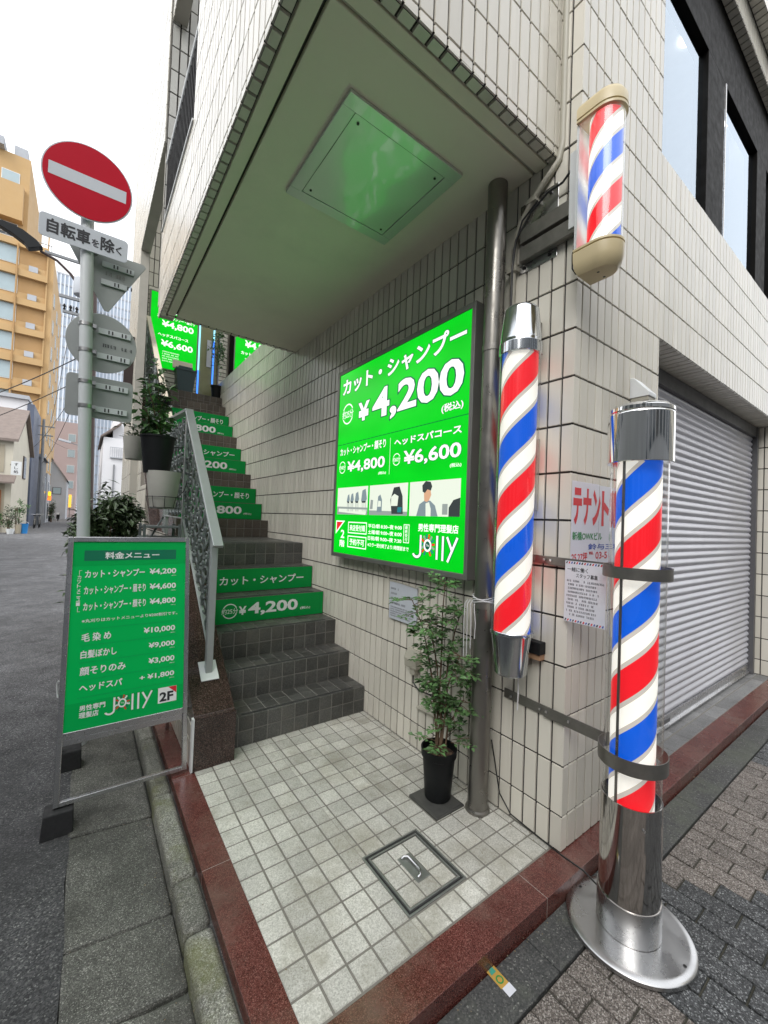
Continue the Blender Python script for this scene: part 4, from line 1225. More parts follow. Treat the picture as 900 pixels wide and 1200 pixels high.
mb = MB(); mb.lathe([(.0, 1.812), (.117, 1.812), (.1195, 1.815), (.1195, 1.820), (.1195, 2.006), (.1195, 2.012), (.1165, 2.016), (.1195, 2.020), (.1185, 2.034), (.105, 2.047), (.06, 2.054), (0, 2.056)], (cx, cy, 0), 72); mb.build('cap', 'chrome', BP, smooth=True)
for z0, z1, w in ((.598, .655, 0), (1.345, 1.392, 0)):
    mb = MB(); mb.lathe([(.1215, z0), (.1245, z0), (.1245, z1), (.1215, z1), (.1215, z0)], (cx, cy, 0), 72)
    sr = mb.build('strap_ring', 'strap', BP, smooth=True)
    mb = MB()
    zc = (z0 + z1) / 2
    mb.beam((-.006, .34, zc + .01), (-.006, .06, zc + .004), .005, z1 - z0 - .008)
    mb.beam((-.0115, .10, zc + .004), (-.0115, -.205, zc), .005, z1 - z0 - .004)
    mb.build('strap_arm', 'strap', sr, bevel=.001)
    mb = MB()
    for y in (.29, .12, .085, -.03):
        mb.v += []; mb.obox((-.016, y, zc + .006), (0, 1, 0), (0, 0, 1), (1, 0, 0), .006, .006, .004)
    mb.each('bolt', 'alu', sr, bevel=.001)

WP = thing('barber_pole', 'wall mounted barber pole beside the steel pipe with chrome cup below', 'barber pole', (-.13, .216, .80))
cx, cy = -.13, .216
mb = MB(); mb.lathe([(.0, .80), (.072, .80), (.078, .806), (.0786, .812), (.1005, .994), (.101, 1.0), (.106, 1.002), (.106, 1.014), (.103, 1.018), (.09, 1.018), (.09, 1.0), (0, 1.0)], (cx, cy, 0), 64); mb.build('cup', 'cap_steel', WP, smooth=True)
M['stripe_wall'] = stripes('barber_stripes_wall', .556, .68, 0.45)
drum_at(cx, cy, 1.005, 2.43, .088, M['stripe_wall'], WP)
mb = MB(); mb.lathe([(.1015, 1.01), (.1015, 2.42)], (cx, cy, 0), 64); mb.build('glass_tube', 'acrylic', WP, smooth=True)
mb = MB(); mb.lathe([(.0, 2.395), (.103, 2.395), (.1065, 2.398), (.1065, 2.402), (.1065, 2.448), (.1065, 2.452), (.104, 2.456), (.103, 2.47), (.1024, 2.475), (.0856, 2.622), (.085, 2.628), (.076, 2.638), (0, 2.642)], (cx, cy, 0), 64); mb.build('cap', 'cap_steel', WP, smooth=True)
mb = MB(); mb.box((-.06, .18, .83), (-.002, .25, .97)); mb.box((-.06, .18, 2.46), (-.002, .25, 2.60)); mb.each('wall_bracket', 'strap', WP, bevel=.003)
mb = MB(); mb.tube([(-.10, .19, .80), (-.102, .186, .70), (-.099, .19, .62)], .004, 6); mb.build('drain_wire', 'wire_white', WP)

BS = thing('barber_sign', 'lit half round barber sign with ivory caps projecting from the wall corner', 'barber sign', (-.05, -.02, 2.66))
def dshape(g, y0=-.052, n=20):
    r = .076 + g
    return [(-.05 + r, y0 + g * .5), (-.05 - r, y0 + g * .5)] + [(-.05 + r * math.cos(R(a)), -.146 + r * 1.06 * math.sin(R(a))) for a in [180 + 180 * i / n for i in range(n + 1)]][0:]
def dprism(prof, mat, name, parent, n=20):
    mb = MB()
    rings = [[(x, y, z) for x, y in dshape(g, n=n)] for g, z in prof]
    k = len(rings[0])
    vs = [v for q in rings for v in q]
    fs = [(i * k + j, i * k + (j + 1) % k, (i + 1) * k + (j + 1) % k, (i + 1) * k + j) for i in range(len(rings) - 1) for j in range(k)]
    fs += [tuple(range(k - 1, -1, -1)), tuple((len(rings) - 1) * k + j for j in range(k))]
    mb.add(vs, fs)
    return mb.build(name, mat, parent, smooth=True)
dprism([(-.045, 2.6880), (-.02, 2.6926), (-.004, 2.7132), (.004, 2.7486), (.006, 2.7924), (-.001, 2.7933), (-.001, 2.7989), (.006, 2.7999), (.006, 2.8092), (-.004, 2.8120)], 'ivory', 'lower_cap', BS)
dprism([(-.004, 3.3965), (.006, 3.3993), (.006, 3.4105), (.0, 3.4114), (.0, 3.4170), (.006, 3.4180), (.005, 3.4618), (-.006, 3.4851), (-.028, 3.4981), (-.05, 3.5000)], 'ivory', 'upper_cap', BS)
mb = MB()
k = dshape(-.002)
mb.add([(x, y, z) for z in (2.8101, 3.3983) for x, y in k], [(j, (j + 1) % len(k), len(k) + (j + 1) % len(k), len(k) + j) for j in range(1, len(k) - 1)])
mb.build('clear_cover', 'flank', BS, smooth=True)
M['stripe_sign'] = stripes('barber_stripes_sign', .435, .918, 0.62)
drum_at(-.05, -.146, 2.8092, 3.3993, .068, M['stripe_sign'], BS)
mb = MB(); mb.box((-.118, -.058, 2.8111), (.018, -.046, 3.3975)); mb.build('back_plate', 'white_paint', BS)
mb = MB()
for x in (-.02, -.075):
    mb.lathe([(.006, 2.6875), (0, 2.6871)], (x, -.14, 0), 10)
mb.each('screw', 'screw', BS)
mb = MB(); mb.box((-.05, -.043, 2.985), (-.012, .025, 3.36)); mb.build('channel', 'white_paint', BS, bevel=.002)
mb = MB(); mb.box((-.005, .108, 2.918), (-.0008, .336, 3.303)); mb.build('wall_plate', 'brushed', BS, bevel=.002)
for z in (3.062, 2.962):
    mb = MB(); mb.box((-.045, -.02, z), (-.006, .305, z + .078)); mb.build('bracket_arm', 'strap', BS, bevel=.003)
mb = MB()
for y in (.15, .30):
    for z in (2.945, 3.27):
        mb.obox((-.008, y, z), (0, 1, 0), (0, 0, 1), (1, 0, 0), .007, .007, .004)
mb.each('bolt', 'screw', BS, bevel=.001)
mb = MB(); mb.tube([(-.035, -.01, 2.95), (-.04, .005, 2.85), (-.045, .0, 2.78), (-.05, -.02, 2.745), (-.05, -.05, 2.735)], .0035, 6); mb.build('cord', 'cable', BS, smooth=True)

# ================================================================ pipe, conduit and wall fittings
DP = thing('downpipe', 'round brown steel pipe rising from the floor to the soffit', 'pipe', (-.10, .42, 0))
mb = MB(); mb.lathe([(.0535, 0.0), (.0535, 2.60), (.0535, 3.432)], (-.10, .42, 0), 40, cap0=True); mb.build('tube', 'pipe', DP, smooth=True)
mb = MB()
for z in (1.085, 2.49):
    mb.lathe([(.054, z), (.0575, z), (.0575, z + .035), (.054, z + .035)], (-.10, .42, 0), 40)
mb.box((-.05, .405, 1.09), (0, .435, 1.115)); mb.box((-.05, .405, 2.495), (0, .435, 2.52))
mb.each('clamp', 'strap', DP, smooth=True)
mb = MB(); mb.lathe([(.054, 0), (.066, .0), (.064, .012), (.054, .018)], (-.10, .42, 0), 40); mb.build('foot_ring', 'pipe', DP, smooth=True)
CT = thing('wire_bundle', 'loose grey wires knotted round the steel pipe beside the plant', 'wire', (-.16, .47, 1.1))
mb = MB()
for k in range(5):
    a0 = random.uniform(0, 6)
    mb.tube([(-.10 + .062 * math.cos(a), .42 + .062 * math.sin(a), 1.12 + .006 * k + .008 * math.sin(a * 2 + k)) for a in [a0 + i * .45 for i in range(14)]], .0028, 5)
mb.build('coil', 'wire_white', CT)
mb = MB()
for k, (dx, l) in enumerate(((0, .30), (.014, .26), (-.012, .33), (.03, .2))):
    mb.tube([(-.155 + dx * .4, .47 - dx, 1.125), (-.168 + dx * .3, .478 - dx * 1.3, 1.10), (-.17 + dx * .4, .475 - dx * 1.6, 1.0), (-.166 + dx * .3, .476 - dx * 1.5, 1.12 - l)], .003, 6)
mb.each('loose_end', 'wire_white', CT)
CD = thing('conduit', 'beige cable conduit bending round the balcony corner', 'conduit', (0, .1, 3.4))
mb = MB()
mb.tube([(.004, .098, 7.0), (.002, .098, 3.50), (-.006, .11, 3.41), (-.022, .17, 3.345), (-.022, .25, 3.275), (-.022, .32, 3.19), (-.022, .356, 3.07), (-.022, .362, 2.8), (-.022, .35, 2.3), (-.022, .33, 1.9)], .017, 10); mb.build('tube', 'beige_plastic', CD, smooth=True)
mb = MB(); mb.tube([(-.04, .0, 3.30), (-.035, .07, 3.255), (-.04, .15, 3.25), (-.045, .24, 3.20), (-.045, .33, 3.10), (-.05, .345, 2.95), (-.045, .35, 2.7), (-.04, .34, 2.5)], .006, 6)
mb.tube([(-.045, .20, 3.24), (-.05, .29, 3.18), (-.045, .345, 3.05), (-.042, .355, 2.8)], .005, 6); mb.build('cable', 'cable', CD, smooth=True)
mb = MB()
for y, z in ((.25, 3.275), (.36, 2.95)):
    mb.obox((-.02, y, z), (0, 1, 0), (0, 0, 1), (1, 0, 0), .03, .012, .021)
mb.each('saddle', 'beige_plastic', CD)
HD = thing('vent_hood', 'small white sloping hood on the front wall above the barber pole cap', 'vent', (.62, 0, 2.28))
mb = MB(); mb.prism([(0, 0), (0, .115), (-.02, .115), (-.10, .022), (-.10, 0)], (.59, 0, 2.285), (0, 1, 0), (0, 0, 1), .10); mb.build('hood', 'white_paint', HD, bevel=.003)
mb = MB(); mb.box((.595, -.095, 2.262), (.685, -.004, 2.284)); mb.build('base', 'beige_plastic', HD)
SK = thing('outdoor_socket', 'beige outdoor socket box on the stair wall behind the plant', 'socket', (0, 1.07, .6))
mb = MB(); mb.prism([(0, 0), (0, .115), (-.03, .12), (-.062, .06), (-.055, .0)], (0, 1.135, .545), (1, 0, 0), (0, 0, 1), .12); mb.build('cover', 'beige_plastic', SK, bevel=.004)
mb = MB(); mb.box((-.045, 1.04, .50), (-.004, 1.09, .545)); mb.build('plug', 'beige_plastic', SK, bevel=.004)
mb = MB(); mb.tube([(-.03, 1.065, .505), (-.035, 1.06, .45), (-.03, 1.0, .41), (-.02, .9, .42), (-.02, .8, .46)], .005, 6); mb.build('cord', 'cable', SK, smooth=True)
mb = MB(); mb.tube([(-.014, 1.03, .29), (-.014, .85, .30), (-.014, .62, .27), (-.014, .5, .24)], .012, 8)
tag(mb.build('floor_conduit', 'beige_plastic', smooth=True), 'thin beige conduit run low along the stair wall behind the plant', 'conduit')
mb = MB(); mb.tube([(-.012, .41, .35), (-.02, .34, .10), (-.016, .27, .03), (-.014, .1, .014), (-.02, -.02, .012), (-.015, -.12, .01), (0.02, -.24, -.062)], .0035, 8)
tag(mb.build('ground_cable', 'cable', smooth=True), 'black cable running along the foot of the wall to the corner', 'cable')
BX_ = thing('junction_box', 'small black box on a wooden block beside the chrome cup', 'box', (0, .15, .89))
mb = MB(); mb.box((-.055, .105, .905), (-.002, .185, .965)); mb.build('case', 'black_plastic', BX_, bevel=.004)
mb = MB(); mb.box((-.045, .11, .875), (-.002, .18, .905)); mb.build('block', plain('wood_block', (.35, .21, .12), .7), BX_, bevel=.003)
mb = MB(); mb.box((-.008, .175, 1.62), (-.0005, .198, 1.99)); mb.box((-.014, .18, 1.70), (-.008, .192, 1.72)); mb.box((-.014, .18, 1.9), (-.008, .192, 1.92))
tag(mb.build('metal_strip', 'beige_plastic', bevel=.001), 'slim beige metal strip fixed upright on the wall beside the wall barber pole', 'bracket')

# ================================================================ papers
PO = thing('tenant_poster', 'white poster with big red lettering taped to the front wall', 'poster', (.3, 0, 1.37))
mb = MB()
for a, b in ((.0, .262), (.266, .56)):
    mb.box((a + .006, -.0035, 1.362), (b + .006, -.0022, 1.768 - .004 * (a > 0)))
mb.build('sheet', 'paper', PO)
p = Print((.006, -.0035, 1.362), (1, 0, 0), (0, 0, 1))
for i, ch in enumerate('テナント募集'):
    p.text(ch, .012 + .0925 * i, .012 + .0925 * i + .080, .192, .376, 'red_print', .05, h=.0008)
p.text('新橋OWKビル', .012, .30, .118, .158, 'grn_print', .02, h=.0008)
p.text('鈴与三和', .165, .50, .070, .100, 'blue_print', .02, h=.0008)
p.text('25.27坪', .01, .155, .012, .056, 'red_print', .02, h=.0008)
p.text('℡ 03-5', .172, .36, .022, .060, 'red_print', .015, h=.0008)
p.done(PO)
NO = thing('paper_notice', 'handwritten white notice with striped edges hung on the steel strap', 'notice', (-.019, -.09, 1.08))
NW, NH, NZ = .192, .285, 1.098
mb = MB(); mb.box((-.0205, .006 - NW, NZ), (-.0190, .006, NZ + NH)); mb.build('sheet', 'paper', NO)
p = Print((-.0205, .006, NZ), (0, -1, 0), (0, 0, 1))
for yy in (NH - .013, .003):
    for k in range(15):
        p.poly([(.004 + .0124 * k, yy), (.010 + .0124 * k, yy), (.014 + .0124 * k, yy + .010), (.008 + .0124 * k, yy + .010)], 'border', ('black_print', 'red_print', 'blue_print')[k % 3], .0006)
p.text('一緒に働く', .012, .11, .236, .257, 'black_print', .008, h=.0008)
p.text('スタッフ募集', .055, .155, .210, .230, 'black_print', .008, h=.0008)
for q in range(10):
    p.scribble(.010 + .006 * (q % 2), random.uniform(.13, .18), .188 - .0175 * q, .0105, 'black_print', h=.0008)
p.done(NO)
PQ = thing('wall_plaque', 'small grey notice plate on the stair wall under the lit sign', 'plaque', (0, 1.22, .81))
mb = MB(); mb.obox((-.012, 1.228, .952), (.0, -1, 0), (0, .012, 1), (1, 0, 0), .155, .134, .006); mb.build('plate', 'sign_white', PQ, bevel=.002)
mb = MB(); mb.tube([(-.03, 1.55, 1.21), (-.02, 1.44, 1.14), (-.018, 1.385, 1.09)], .004, 6); mb.tube([(-.018, 1.37, 1.098), (-.02, 1.07, 1.082)], .004, 6); mb.each('edge_cord', 'beige_plastic', PQ)
p = Print((-.0185, 1.383, .818), (0, -1, 0), (0, 0.012, 1))
for q in range(4):
    p.scribble(.02, (.13, .09, .12, .2)[q], .215 - .035 * q, .016, 'black_print', h=.0006)
for q in range(5):
    p.scribble(.02, random.uniform(.24, .29), .085 - .016 * q, .009, 'black_print', h=.0006)
p.done(PQ)
mb = MB()
p = Print((0, 0, -.0712), (1, 0, 0), (0, 1, 0))
p.rect(-.642, -.604, -.196, -.165, 'backing', 'paper', .0020)
p.rect(-.646, -.606, -.165, -.082, 'backing', plain('orange_tape', (.50, .30, .06), .6), .0022)
p.ring(-.626, -.142, .014, .005, 'mark', 'grn_print', .003); p.poly([(-.64, -.118), (-.616, -.118), (-.616, -.1), (-.634, -.094)], 'mark', plain('teal_mark', (.05, .35, .25), .6), .003)
TP = thing('survey_tape', 'orange and white survey tape stuck to the dark pavement strip', 'tape', (-.625, -.14, -.07))
for o in p.done(TP):
    pass

# ================================================================ manhole and drain plate
MHo = thing('manhole_cover', 'square steel framed manhole cover inset with floor tiles', 'manhole cover', (-.635, .325, 0))
a, b, c, d = MH
mb = MB()
w = .008
for g, z in ((0, .002), (.020, .002)):
    for q in [((a + g, c + g), (b - g, c + g + w)), ((a + g, d - g - w), (b - g, d - g)), ((a + g, c + g + w), (a + g + w, d - g - w)), ((b - g - w, c + g + w), (b - g, d - g - w))]:
        mb.box((q[0][0], q[0][1], -.02), (q[1][0], q[1][1], z))
mb.build('frame', 'iron_frame', MHo, bevel=.0015)
mb = MB(); mb.quad((a + .01, c + .01, -.006), (b - .01, c + .01, -.006), (b - .01, d - .01, -.006), (a + .01, d - .01, -.006)); mb.build('gap', 'rubber', MHo)
mb = MB()
i = .030
tiles(mb, (0, 0, 0), (1, 0, 0), (0, 1, 0), cells(a + i, (b - a - 2 * i) / 3, b - i - .001), cells(c + i, (d - c - 2 * i) / 3, d - i - .001), [(a + i, b - i, c + i, d - i)], gap=.006, depth=.004, bev=.003)
mb.build('tile_inlay', ['floor_tile', 'floor_joint'], MHo)
mb = MB(); mb.obox((-.632, .325, .001), (.0, 1, 0), (1, 0, 0), (0, 0, 1), .072, .036, .002); hp = mb.build('handle_plate', 'iron_frame', MHo, bevel=.002)
mb = MB(); mb.tube([(-.653, .385, .005), (-.640, .385, .010), (-.625, .372, .012), (-.625, .29, .012), (-.640, .272, .010), (-.653, .272, .005)], .006, 8); mb.build('handle', 'alu', hp, smooth=True)
mb = MB(); mb.box((-.348, .474, -.02), (-.145, .70, .010)); mb.box((-.342, .48, .010), (-.151, .694, .014))
tag(mb.build('drain_plate', 'iron', bevel=.003), 'dark square iron drain plate under the potted plant', 'drain cover')

# ================================================================ potted nandina
NP = thing('potted_plant', 'tall leafy shrub in a black pot against the stair wall', 'plant', (-.215, .60, .014))
px, py = -.225, .60
mb = MB(); mb.lathe([(0, .014), (.068, .014), (.072, .02), (.090, .24), (.098, .245), (.101, .285), (.094, .286), (.088, .245), (.085, .22)], (px, py, 0), 40); mb.build('pot', 'black_plastic', NP, smooth=True)
mb = MB(); mb.lathe([(0, .262), (.05, .258), (.088, .248)], (px, py, 0), 24); mb.build('soil', 'soil', NP)
st, lf = MB(), MB()
def frond(p, d, L, n, ll=.040, lw=.022):
    d = Vector(d).normalized()
    side = d.cross(Vector((0, 0, 1)))
    if side.length < .1:
        side = Vector((1, 0, 0))
    side.normalize()
    pts = [p + d * (L * i / 4) + Vector((0, 0, -.16 * L * (i / 4) ** 2)) for i in range(5)]
    st.tube(pts, [.0022, .002, .0017, .0014, .001], 5)
    tt = random.random() * .5
    for i in range(n):
        f = .2 + .8 * i / (n - 1)
        q = p + d * (L * f) + Vector((0, 0, -.16 * L * f * f))
        for sg in (-1, 1):
            dd = d * .55 + side * sg * random.uniform(.6, 1) + Vector((random.uniform(-.2, .2), random.uniform(-.2, .2), random.uniform(-.25, .25)))
            q2 = q + dd.normalized() * random.uniform(.0, .022)
            lf.leaf(q2, dd, (random.uniform(-.4, .4), random.uniform(-.4, .4), 1), ll * random.uniform(.75, 1.25), lw * random.uniform(.8, 1.2), 0, min(1, tt + random.random() * .5))
    lf.leaf(p + d * L + Vector((0, 0, -.16 * L)), d, (0, 0, 1), ll, lw, 0, tt)
random.seed(5)
tops = [(-.28, .66, .96), (-.32, .76, 1.08), (-.20, .62, 1.20), (-.13, .55, 1.05), (-.20, .49, .82), (-.24, .60, .66), (-.14, .50, .56)]
for k, tp in enumerate(tops):
    a = 6.28 * k / len(tops)
    b0 = Vector((px + .03 * math.cos(a), py + .03 * math.sin(a), .25))
    tpv = Vector(tp)
    path = [b0.lerp(tpv, i / 6) + Vector((random.gauss(0, .006), random.gauss(0, .006), 0)) for i in range(7)]
    path = [Vector((q.x + (px - q.x) * .35 * math.sin(math.pi * i / 6), q.y + (py - q.y) * .35 * math.sin(math.pi * i / 6), q.z)) for i, q in enumerate(path)]
    st.tube(path, [.0065, .006, .0055, .005, .0042, .0034, .0025], 7)
    for f in ([.5, .66, .78, .86, .92, .97, 1, 1]):
        i = min(5, int(f * 6))
        q = path[i].lerp(path[i + 1], f * 6 - i)
        for _ in range(2):
            an = random.uniform(0, 6.28)
            dv = Vector((math.cos(an) * .9 - .30, math.sin(an), random.uniform(-.25, .5)))
            if q.x + dv.x * .2 > -.03:
                dv.x = -abs(dv.x)
            frond(q, dv, random.uniform(.06, .125), random.choice((5, 6, 7)))
for k in range(7):
    an = random.uniform(0, 6.28)
    frond(Vector((px + .05 * math.cos(an), py - .03 + .04 * math.sin(an), .33)), (math.cos(an) - .2, math.sin(an) - .5, .5), .13, 5, .04, .022)
st.build('stems', 'twig', NP, smooth=True)
lf.build('foliage', 'leaf', NP)

# ================================================================ A-frame menu board
AB = thing('menu_board', 'leaning A-frame board with a green price menu at the kerb', 'menu board', (-1.63, 1.6, 0))
O0, VD = Vector((0, 1.58, .02)), Vector((0, .21, 1.36)).normalized()
ND = Vector((1, 0, 0)).cross(VD)
def bp(x, s, h=0):
    return Vector((x, O0.y, O0.z)) + VD * s + ND * h
def bar(m, x0, x1, s0, s1, h0=-.028, h1=.0):
    m.obox((bp((x0 + x1) / 2, (s0 + s1) / 2, (h0 + h1) / 2)), (1, 0, 0), VD, ND, abs(x1 - x0) / 2, abs(s1 - s0) / 2, abs(h1 - h0) / 2)
mb = MB()
bar(mb, -1.949, -1.924, 0.0, 1.378); bar(mb, -1.355, -1.330, 0.0, 1.378)
bar(mb, -1.924, -1.355, 1.350, 1.378); bar(mb, -1.924, -1.355, .318, .352); bar(mb, -1.924, -1.355, .285, .3175, -.03, -.006); bar(mb, -1.924, -1.355, 0.0, .022)
mb.build('front_frame', 'alu', AB, bevel=.0025)
mb = MB(); bar(mb, -1.9238, -1.3552, .3522, 1.3498, -.012, -.006); mb.build('panel', 'green_print', AB)
mb = MB()
tp, ft = 1.80, 2.20
for x in (-1.936, -1.343):
    mb.beam((x, 1.815, 1.36), (x, ft, .0 if x > -1.5 else .0), .024, .024, (1, 0, 0))
mb.beam((-1.93, 2.165, .13), (-1.345, 2.165, .13), .024, .024); mb.beam((-1.93, 1.83, 1.33), (-1.345, 1.83, 1.33), .024, .024)
mb.build('rear_frame', 'alu', AB, bevel=.0025)
mb = MB(); mb.tube([(-1.955, 1.71, .62), (-1.962, 1.72, .60), (-1.958, 1.72, .55), (-1.955, 1.715, .53)], .004, 6); mb.build('stay_clip', 'white_paint', AB)
p = Print(bp(0, 0, -.006), (1, 0, 0), VD)
B = dict(h=.0016)
p.rect(-1.9235, -1.3555, .353, .49, 'band', 'green_mid', .0006); p.rect(-1.9235, -1.3555, 1.215, 1.349, 'band', 'green_mid', .0006)
p.rect(-1.873, -1.409, 1.243, 1.302, 'title_bar', 'green_dark', .0011)
p.text('料金メニュー', -1.775, -1.503, 1.253, 1.291, 'white_print', .03, **B)
def row(name, x1, price, y, px0, hgt=.042, bold=.026):
    p.text(name, -1.866, x1, y - .003, y + hgt, 'white_print', bold, **B)
    p.text(price, px0, -1.406, y, y + hgt * .93, 'white_print', bold, **B)
    p.text('(税込)', -1.432, -1.406, y - .010, y - .004, 'white_print', .01, **B)
row('カット・シャンプー', -1.576, '¥4,200', 1.150, -1.552)
row('カット・シャンプー・眉そり', -1.570, '¥4,600', 1.060, -1.549)
row('カット・シャンプー・顔そり', -1.567, '¥4,800', .972, -1.547)
p.text('※丸刈りはカットメニューより¥200割引です。', -1.869, -1.396, .905, .924, 'white_print', .015, **B)
p.text('カットメニュー', -1.899, -1.882, .995, 1.165, 'white_print', .01, vertical=True, **B)
p.rect(-1.892, -1.890, 1.168, 1.192, 'rule', 'white_print'); p.rect(-1.892, -1.880, 1.190, 1.192, 'rule', 'white_print'); p.rect(-1.892, -1.890, .966, .992, 'rule', 'white_print'); p.rect(-1.892, -1.880, .966, .968, 'rule', 'white_print')
row('毛 染 め', -1.733, '¥10,000', .807, -1.573, .04)
row('白髪ぼかし', -1.703, '¥9,000', .719, -1.545, .038)
row('顔そりのみ', -1.657, '¥3,000', .630, -1.544, .040)
row('ヘッドスパ', -1.670, '+ ¥1,800', .545, -1.586, .036)
for s_ in (.868, .782, .693, .602, .512):
    for k in range(60):
        p.rect(-1.870 + .0079 * k, -1.8665 + .0079 * k, s_, s_ + .0022, 'rule', 'green_dark', .0014)
p.text('男性専門', -1.860, -1.746, .444, .472, 'white_print', .025, **B); p.text('理髪店', -1.860, -1.775, .408, .437, 'white_print', .025, **B)
shop_name(p, -1.747, -1.519, .398, .486, 'white_print', 'green_mid', ('red_print', 'green_dark', 'white_print'))
p.rect(-1.489, -1.391, .402, .488, 'floor_mark', 'white_print', .0012); p.poly([(-1.436, .487), (-1.392, .487), (-1.392, .447)], 'floor_mark', 'red_print', .0016)
p.text('2F', -1.481, -1.408, .410, .462, 'black_print', .035, name='floor_mark', h=.0018)
p.done(AB)
for (x, y, lab) in [(-1.925, 1.595, 'black rubber block under the front leg of the menu board'), (-1.895, 2.215, 'black rubber block under the rear leg of the menu board')]:
    mb = MB()
    mb.add([(x - .068, y - .06, -.105), (x + .066, y - .06, -.105), (x + .066, y + .06, -.105), (x - .068, y + .06, -.105), (x - .058, y - .05, .012), (x + .062, y - .05, .012), (x + .062, y + .055, .012), (x - .058, y + .055, .012)], [(0, 3, 2, 1), (4, 5, 6, 7), (0, 1, 5, 4), (1, 2, 6, 5), (2, 3, 7, 6), (3, 0, 4, 7)])
    tag(mb.build('rubber_block', 'rubber', bevel=.006), lab, 'rubber block', 'rubber blocks under the menu board')

# ================================================================ traffic sign pole
TS = thing('traffic_sign', 'no entry road sign on a leaning white pole behind the menu board', 'road sign', (-1.835, 2.5, -.105))
pole = lambda z: Vector((-1.836 - .0325 * (z + .1), 2.5, z))
mb = MB(); mb.tube([pole(-.105), pole(1.5), pole(4.02)], .0385, 24); mb.build('pole', 'pole_white', TS, smooth=True)
def plate(pts, y, th, mat, name, back=False):
    m = MB(); m.prism(pts, (0, y, 0), (1, 0, 0), (0, 0, 1), -th)
    return m.build(name, mat, TS, bevel=.002)
def circ(x, z, r, n=56):
    return [(x + r * math.cos(2 * math.pi * i / n), z + r * math.sin(2 * math.pi * i / n)) for i in range(n)]
def rrect(x0, x1, z0, z1, r, n=6):
    o = []
    for cx_, cz_, a in ((x1 - r, z1 - r, 0), (x0 + r, z1 - r, 90), (x0 + r, z0 + r, 180), (x1 - r, z0 + r, 270)):
        o += [(cx_ + r * math.cos(R(a + 90 * i / n)), cz_ + r * math.sin(R(a + 90 * i / n))) for i in range(n + 1)]
    return o
dsc = plate(circ(-1.957, 3.79, .258), 2.44, .004, 'sign_white', 'no_entry_disc')
p = Print((0, 2.4385, 0), (1, 0, 0), (0, 0, 1)); p.disc(-1.957, 3.79, .249, 'red_field', 'sign_red', .0012, 64); p.rect(-1.957 - .218, -1.957 + .218, 3.79 - .043, 3.79 + .043, 'white_bar', 'sign_white', .002); p.done(dsc)
sp = plate(rrect(-2.208, -1.712, 3.325, 3.485, .025), 2.445, .004, 'sign_white', 'text_plate')
p = Print((0, 2.4445, 0), (1, 0, 0), (0, 0, 1))
p.text('自転車', -2.165, -1.935, 3.362, 3.455, 'black_print', .03, h=.0012); p.text('を', -1.925, -1.882, 3.367, 3.420, 'black_print', .015, h=.0012); p.text('除', -1.872, -1.795, 3.362, 3.455, 'black_print', .03, h=.0012); p.text('く', -1.785, -1.748, 3.367, 3.430, 'black_print', .02, h=.0012)
p.done(sp)
plate([(-2.06, 3.40), (-2.045, 3.415), (-1.60, 3.415), (-1.583, 3.395), (-1.805, 2.985), (-1.832, 2.985)], 2.555, .004, 'sign_back', 'stop_plate')
plate(circ(-1.832, 2.745, .213), 2.555, .004, 'sign_back', 'round_plate')
plate(rrect(-2.028, -1.628, 2.195, 2.495, .03), 2.555, .004, 'sign_back', 'rectangular_plate')
mb = MB()
for z, x0, x1 in ((3.19, -1.86, -1.70), (3.32, -1.86, -1.66), (2.83, -1.86, -1.66), (2.65, -1.86, -1.66), (2.43, -1.86, -1.66), (2.26, -1.86, -1.66)):
    mb.box((x0, 2.540, z - .02), (x1, 2.549, z + .02))
mb.each('mounting_rail', 'pole_white', TS, bevel=.002)
mb = MB()
for z, x0 in ((3.19, -1.78), (2.83, -1.80), (2.65, -1.80), (2.43, -1.80), (2.26, -1.80), (3.32, -1.79)):
    for k in (0, .022, .082, .104):
        mb.box((x0 + k, 2.5385, z - .013), (x0 + k + .008, 2.5395, z + .013))
mb.each('slot', 'screw', TS)
mb = MB()
for z in (3.36, 2.83, 2.65, 2.43, 2.26, 3.72):
    q = pole(z)
    mb.lathe([(.039, -.012), (.043, -.012), (.043, .012), (.039, .012)], (q.x, q.y, z), 24)
    mb.box((q.x + .036, 2.48, z - .012), (q.x + .060, 2.53, z + .012))
mb.each('clamp', 'brushed', TS, smooth=True)
p = Print((0, 2.5505, 0), (1, 0, 0), (0, 0, 1))
p.scribble(-1.83, -1.66, 2.72, .026, 'black_print', 'stencil', .0008, .9); p.scribble(-1.84, -1.70, 3.245, .03, 'alu_frame', 'stencil', .0008, .9)
p.done(TS)

# ================================================================ plants by the railing
def pot_round(mb, c, r0, r1, h, wall=.012):
    mb.lathe([(0, 0), (r0, 0), (r0 + .004, .006), (r1, h), (r1 - wall, h), (r1 - wall * 1.4, h - .03), (0, h - .03)], c, 36)
GP = thing('hanging_planter', 'pale grey cement pot with a leafy shrub hung on the railing', 'planter', (-1.375, 2.7, 1.56))
mb = MB(); pot_round(mb, (-1.375, 2.70, 1.565), .088, .128, .30); mb.build('pot', 'pot_grey', GP, smooth=True)
mb = MB(); mb.lathe([(0, 1.85), (.095, 1.85), (.125, 2.135), (.132, 2.135), (.132, 2.15), (.115, 2.15), (.1, 2.1), (0, 2.1)], (-1.425, 2.72, 0), 32); mb.build('inner_pot', 'black_plastic', GP, smooth=True)
mb = MB()
for z, r in ((1.66, .118), (1.575, .10)):
    mb.tube([(-1.375 + r * math.cos(a), 2.70 + r * math.sin(a), z) for a in [6.283 * i / 24 for i in range(24)]], .003, 5, closed=True)
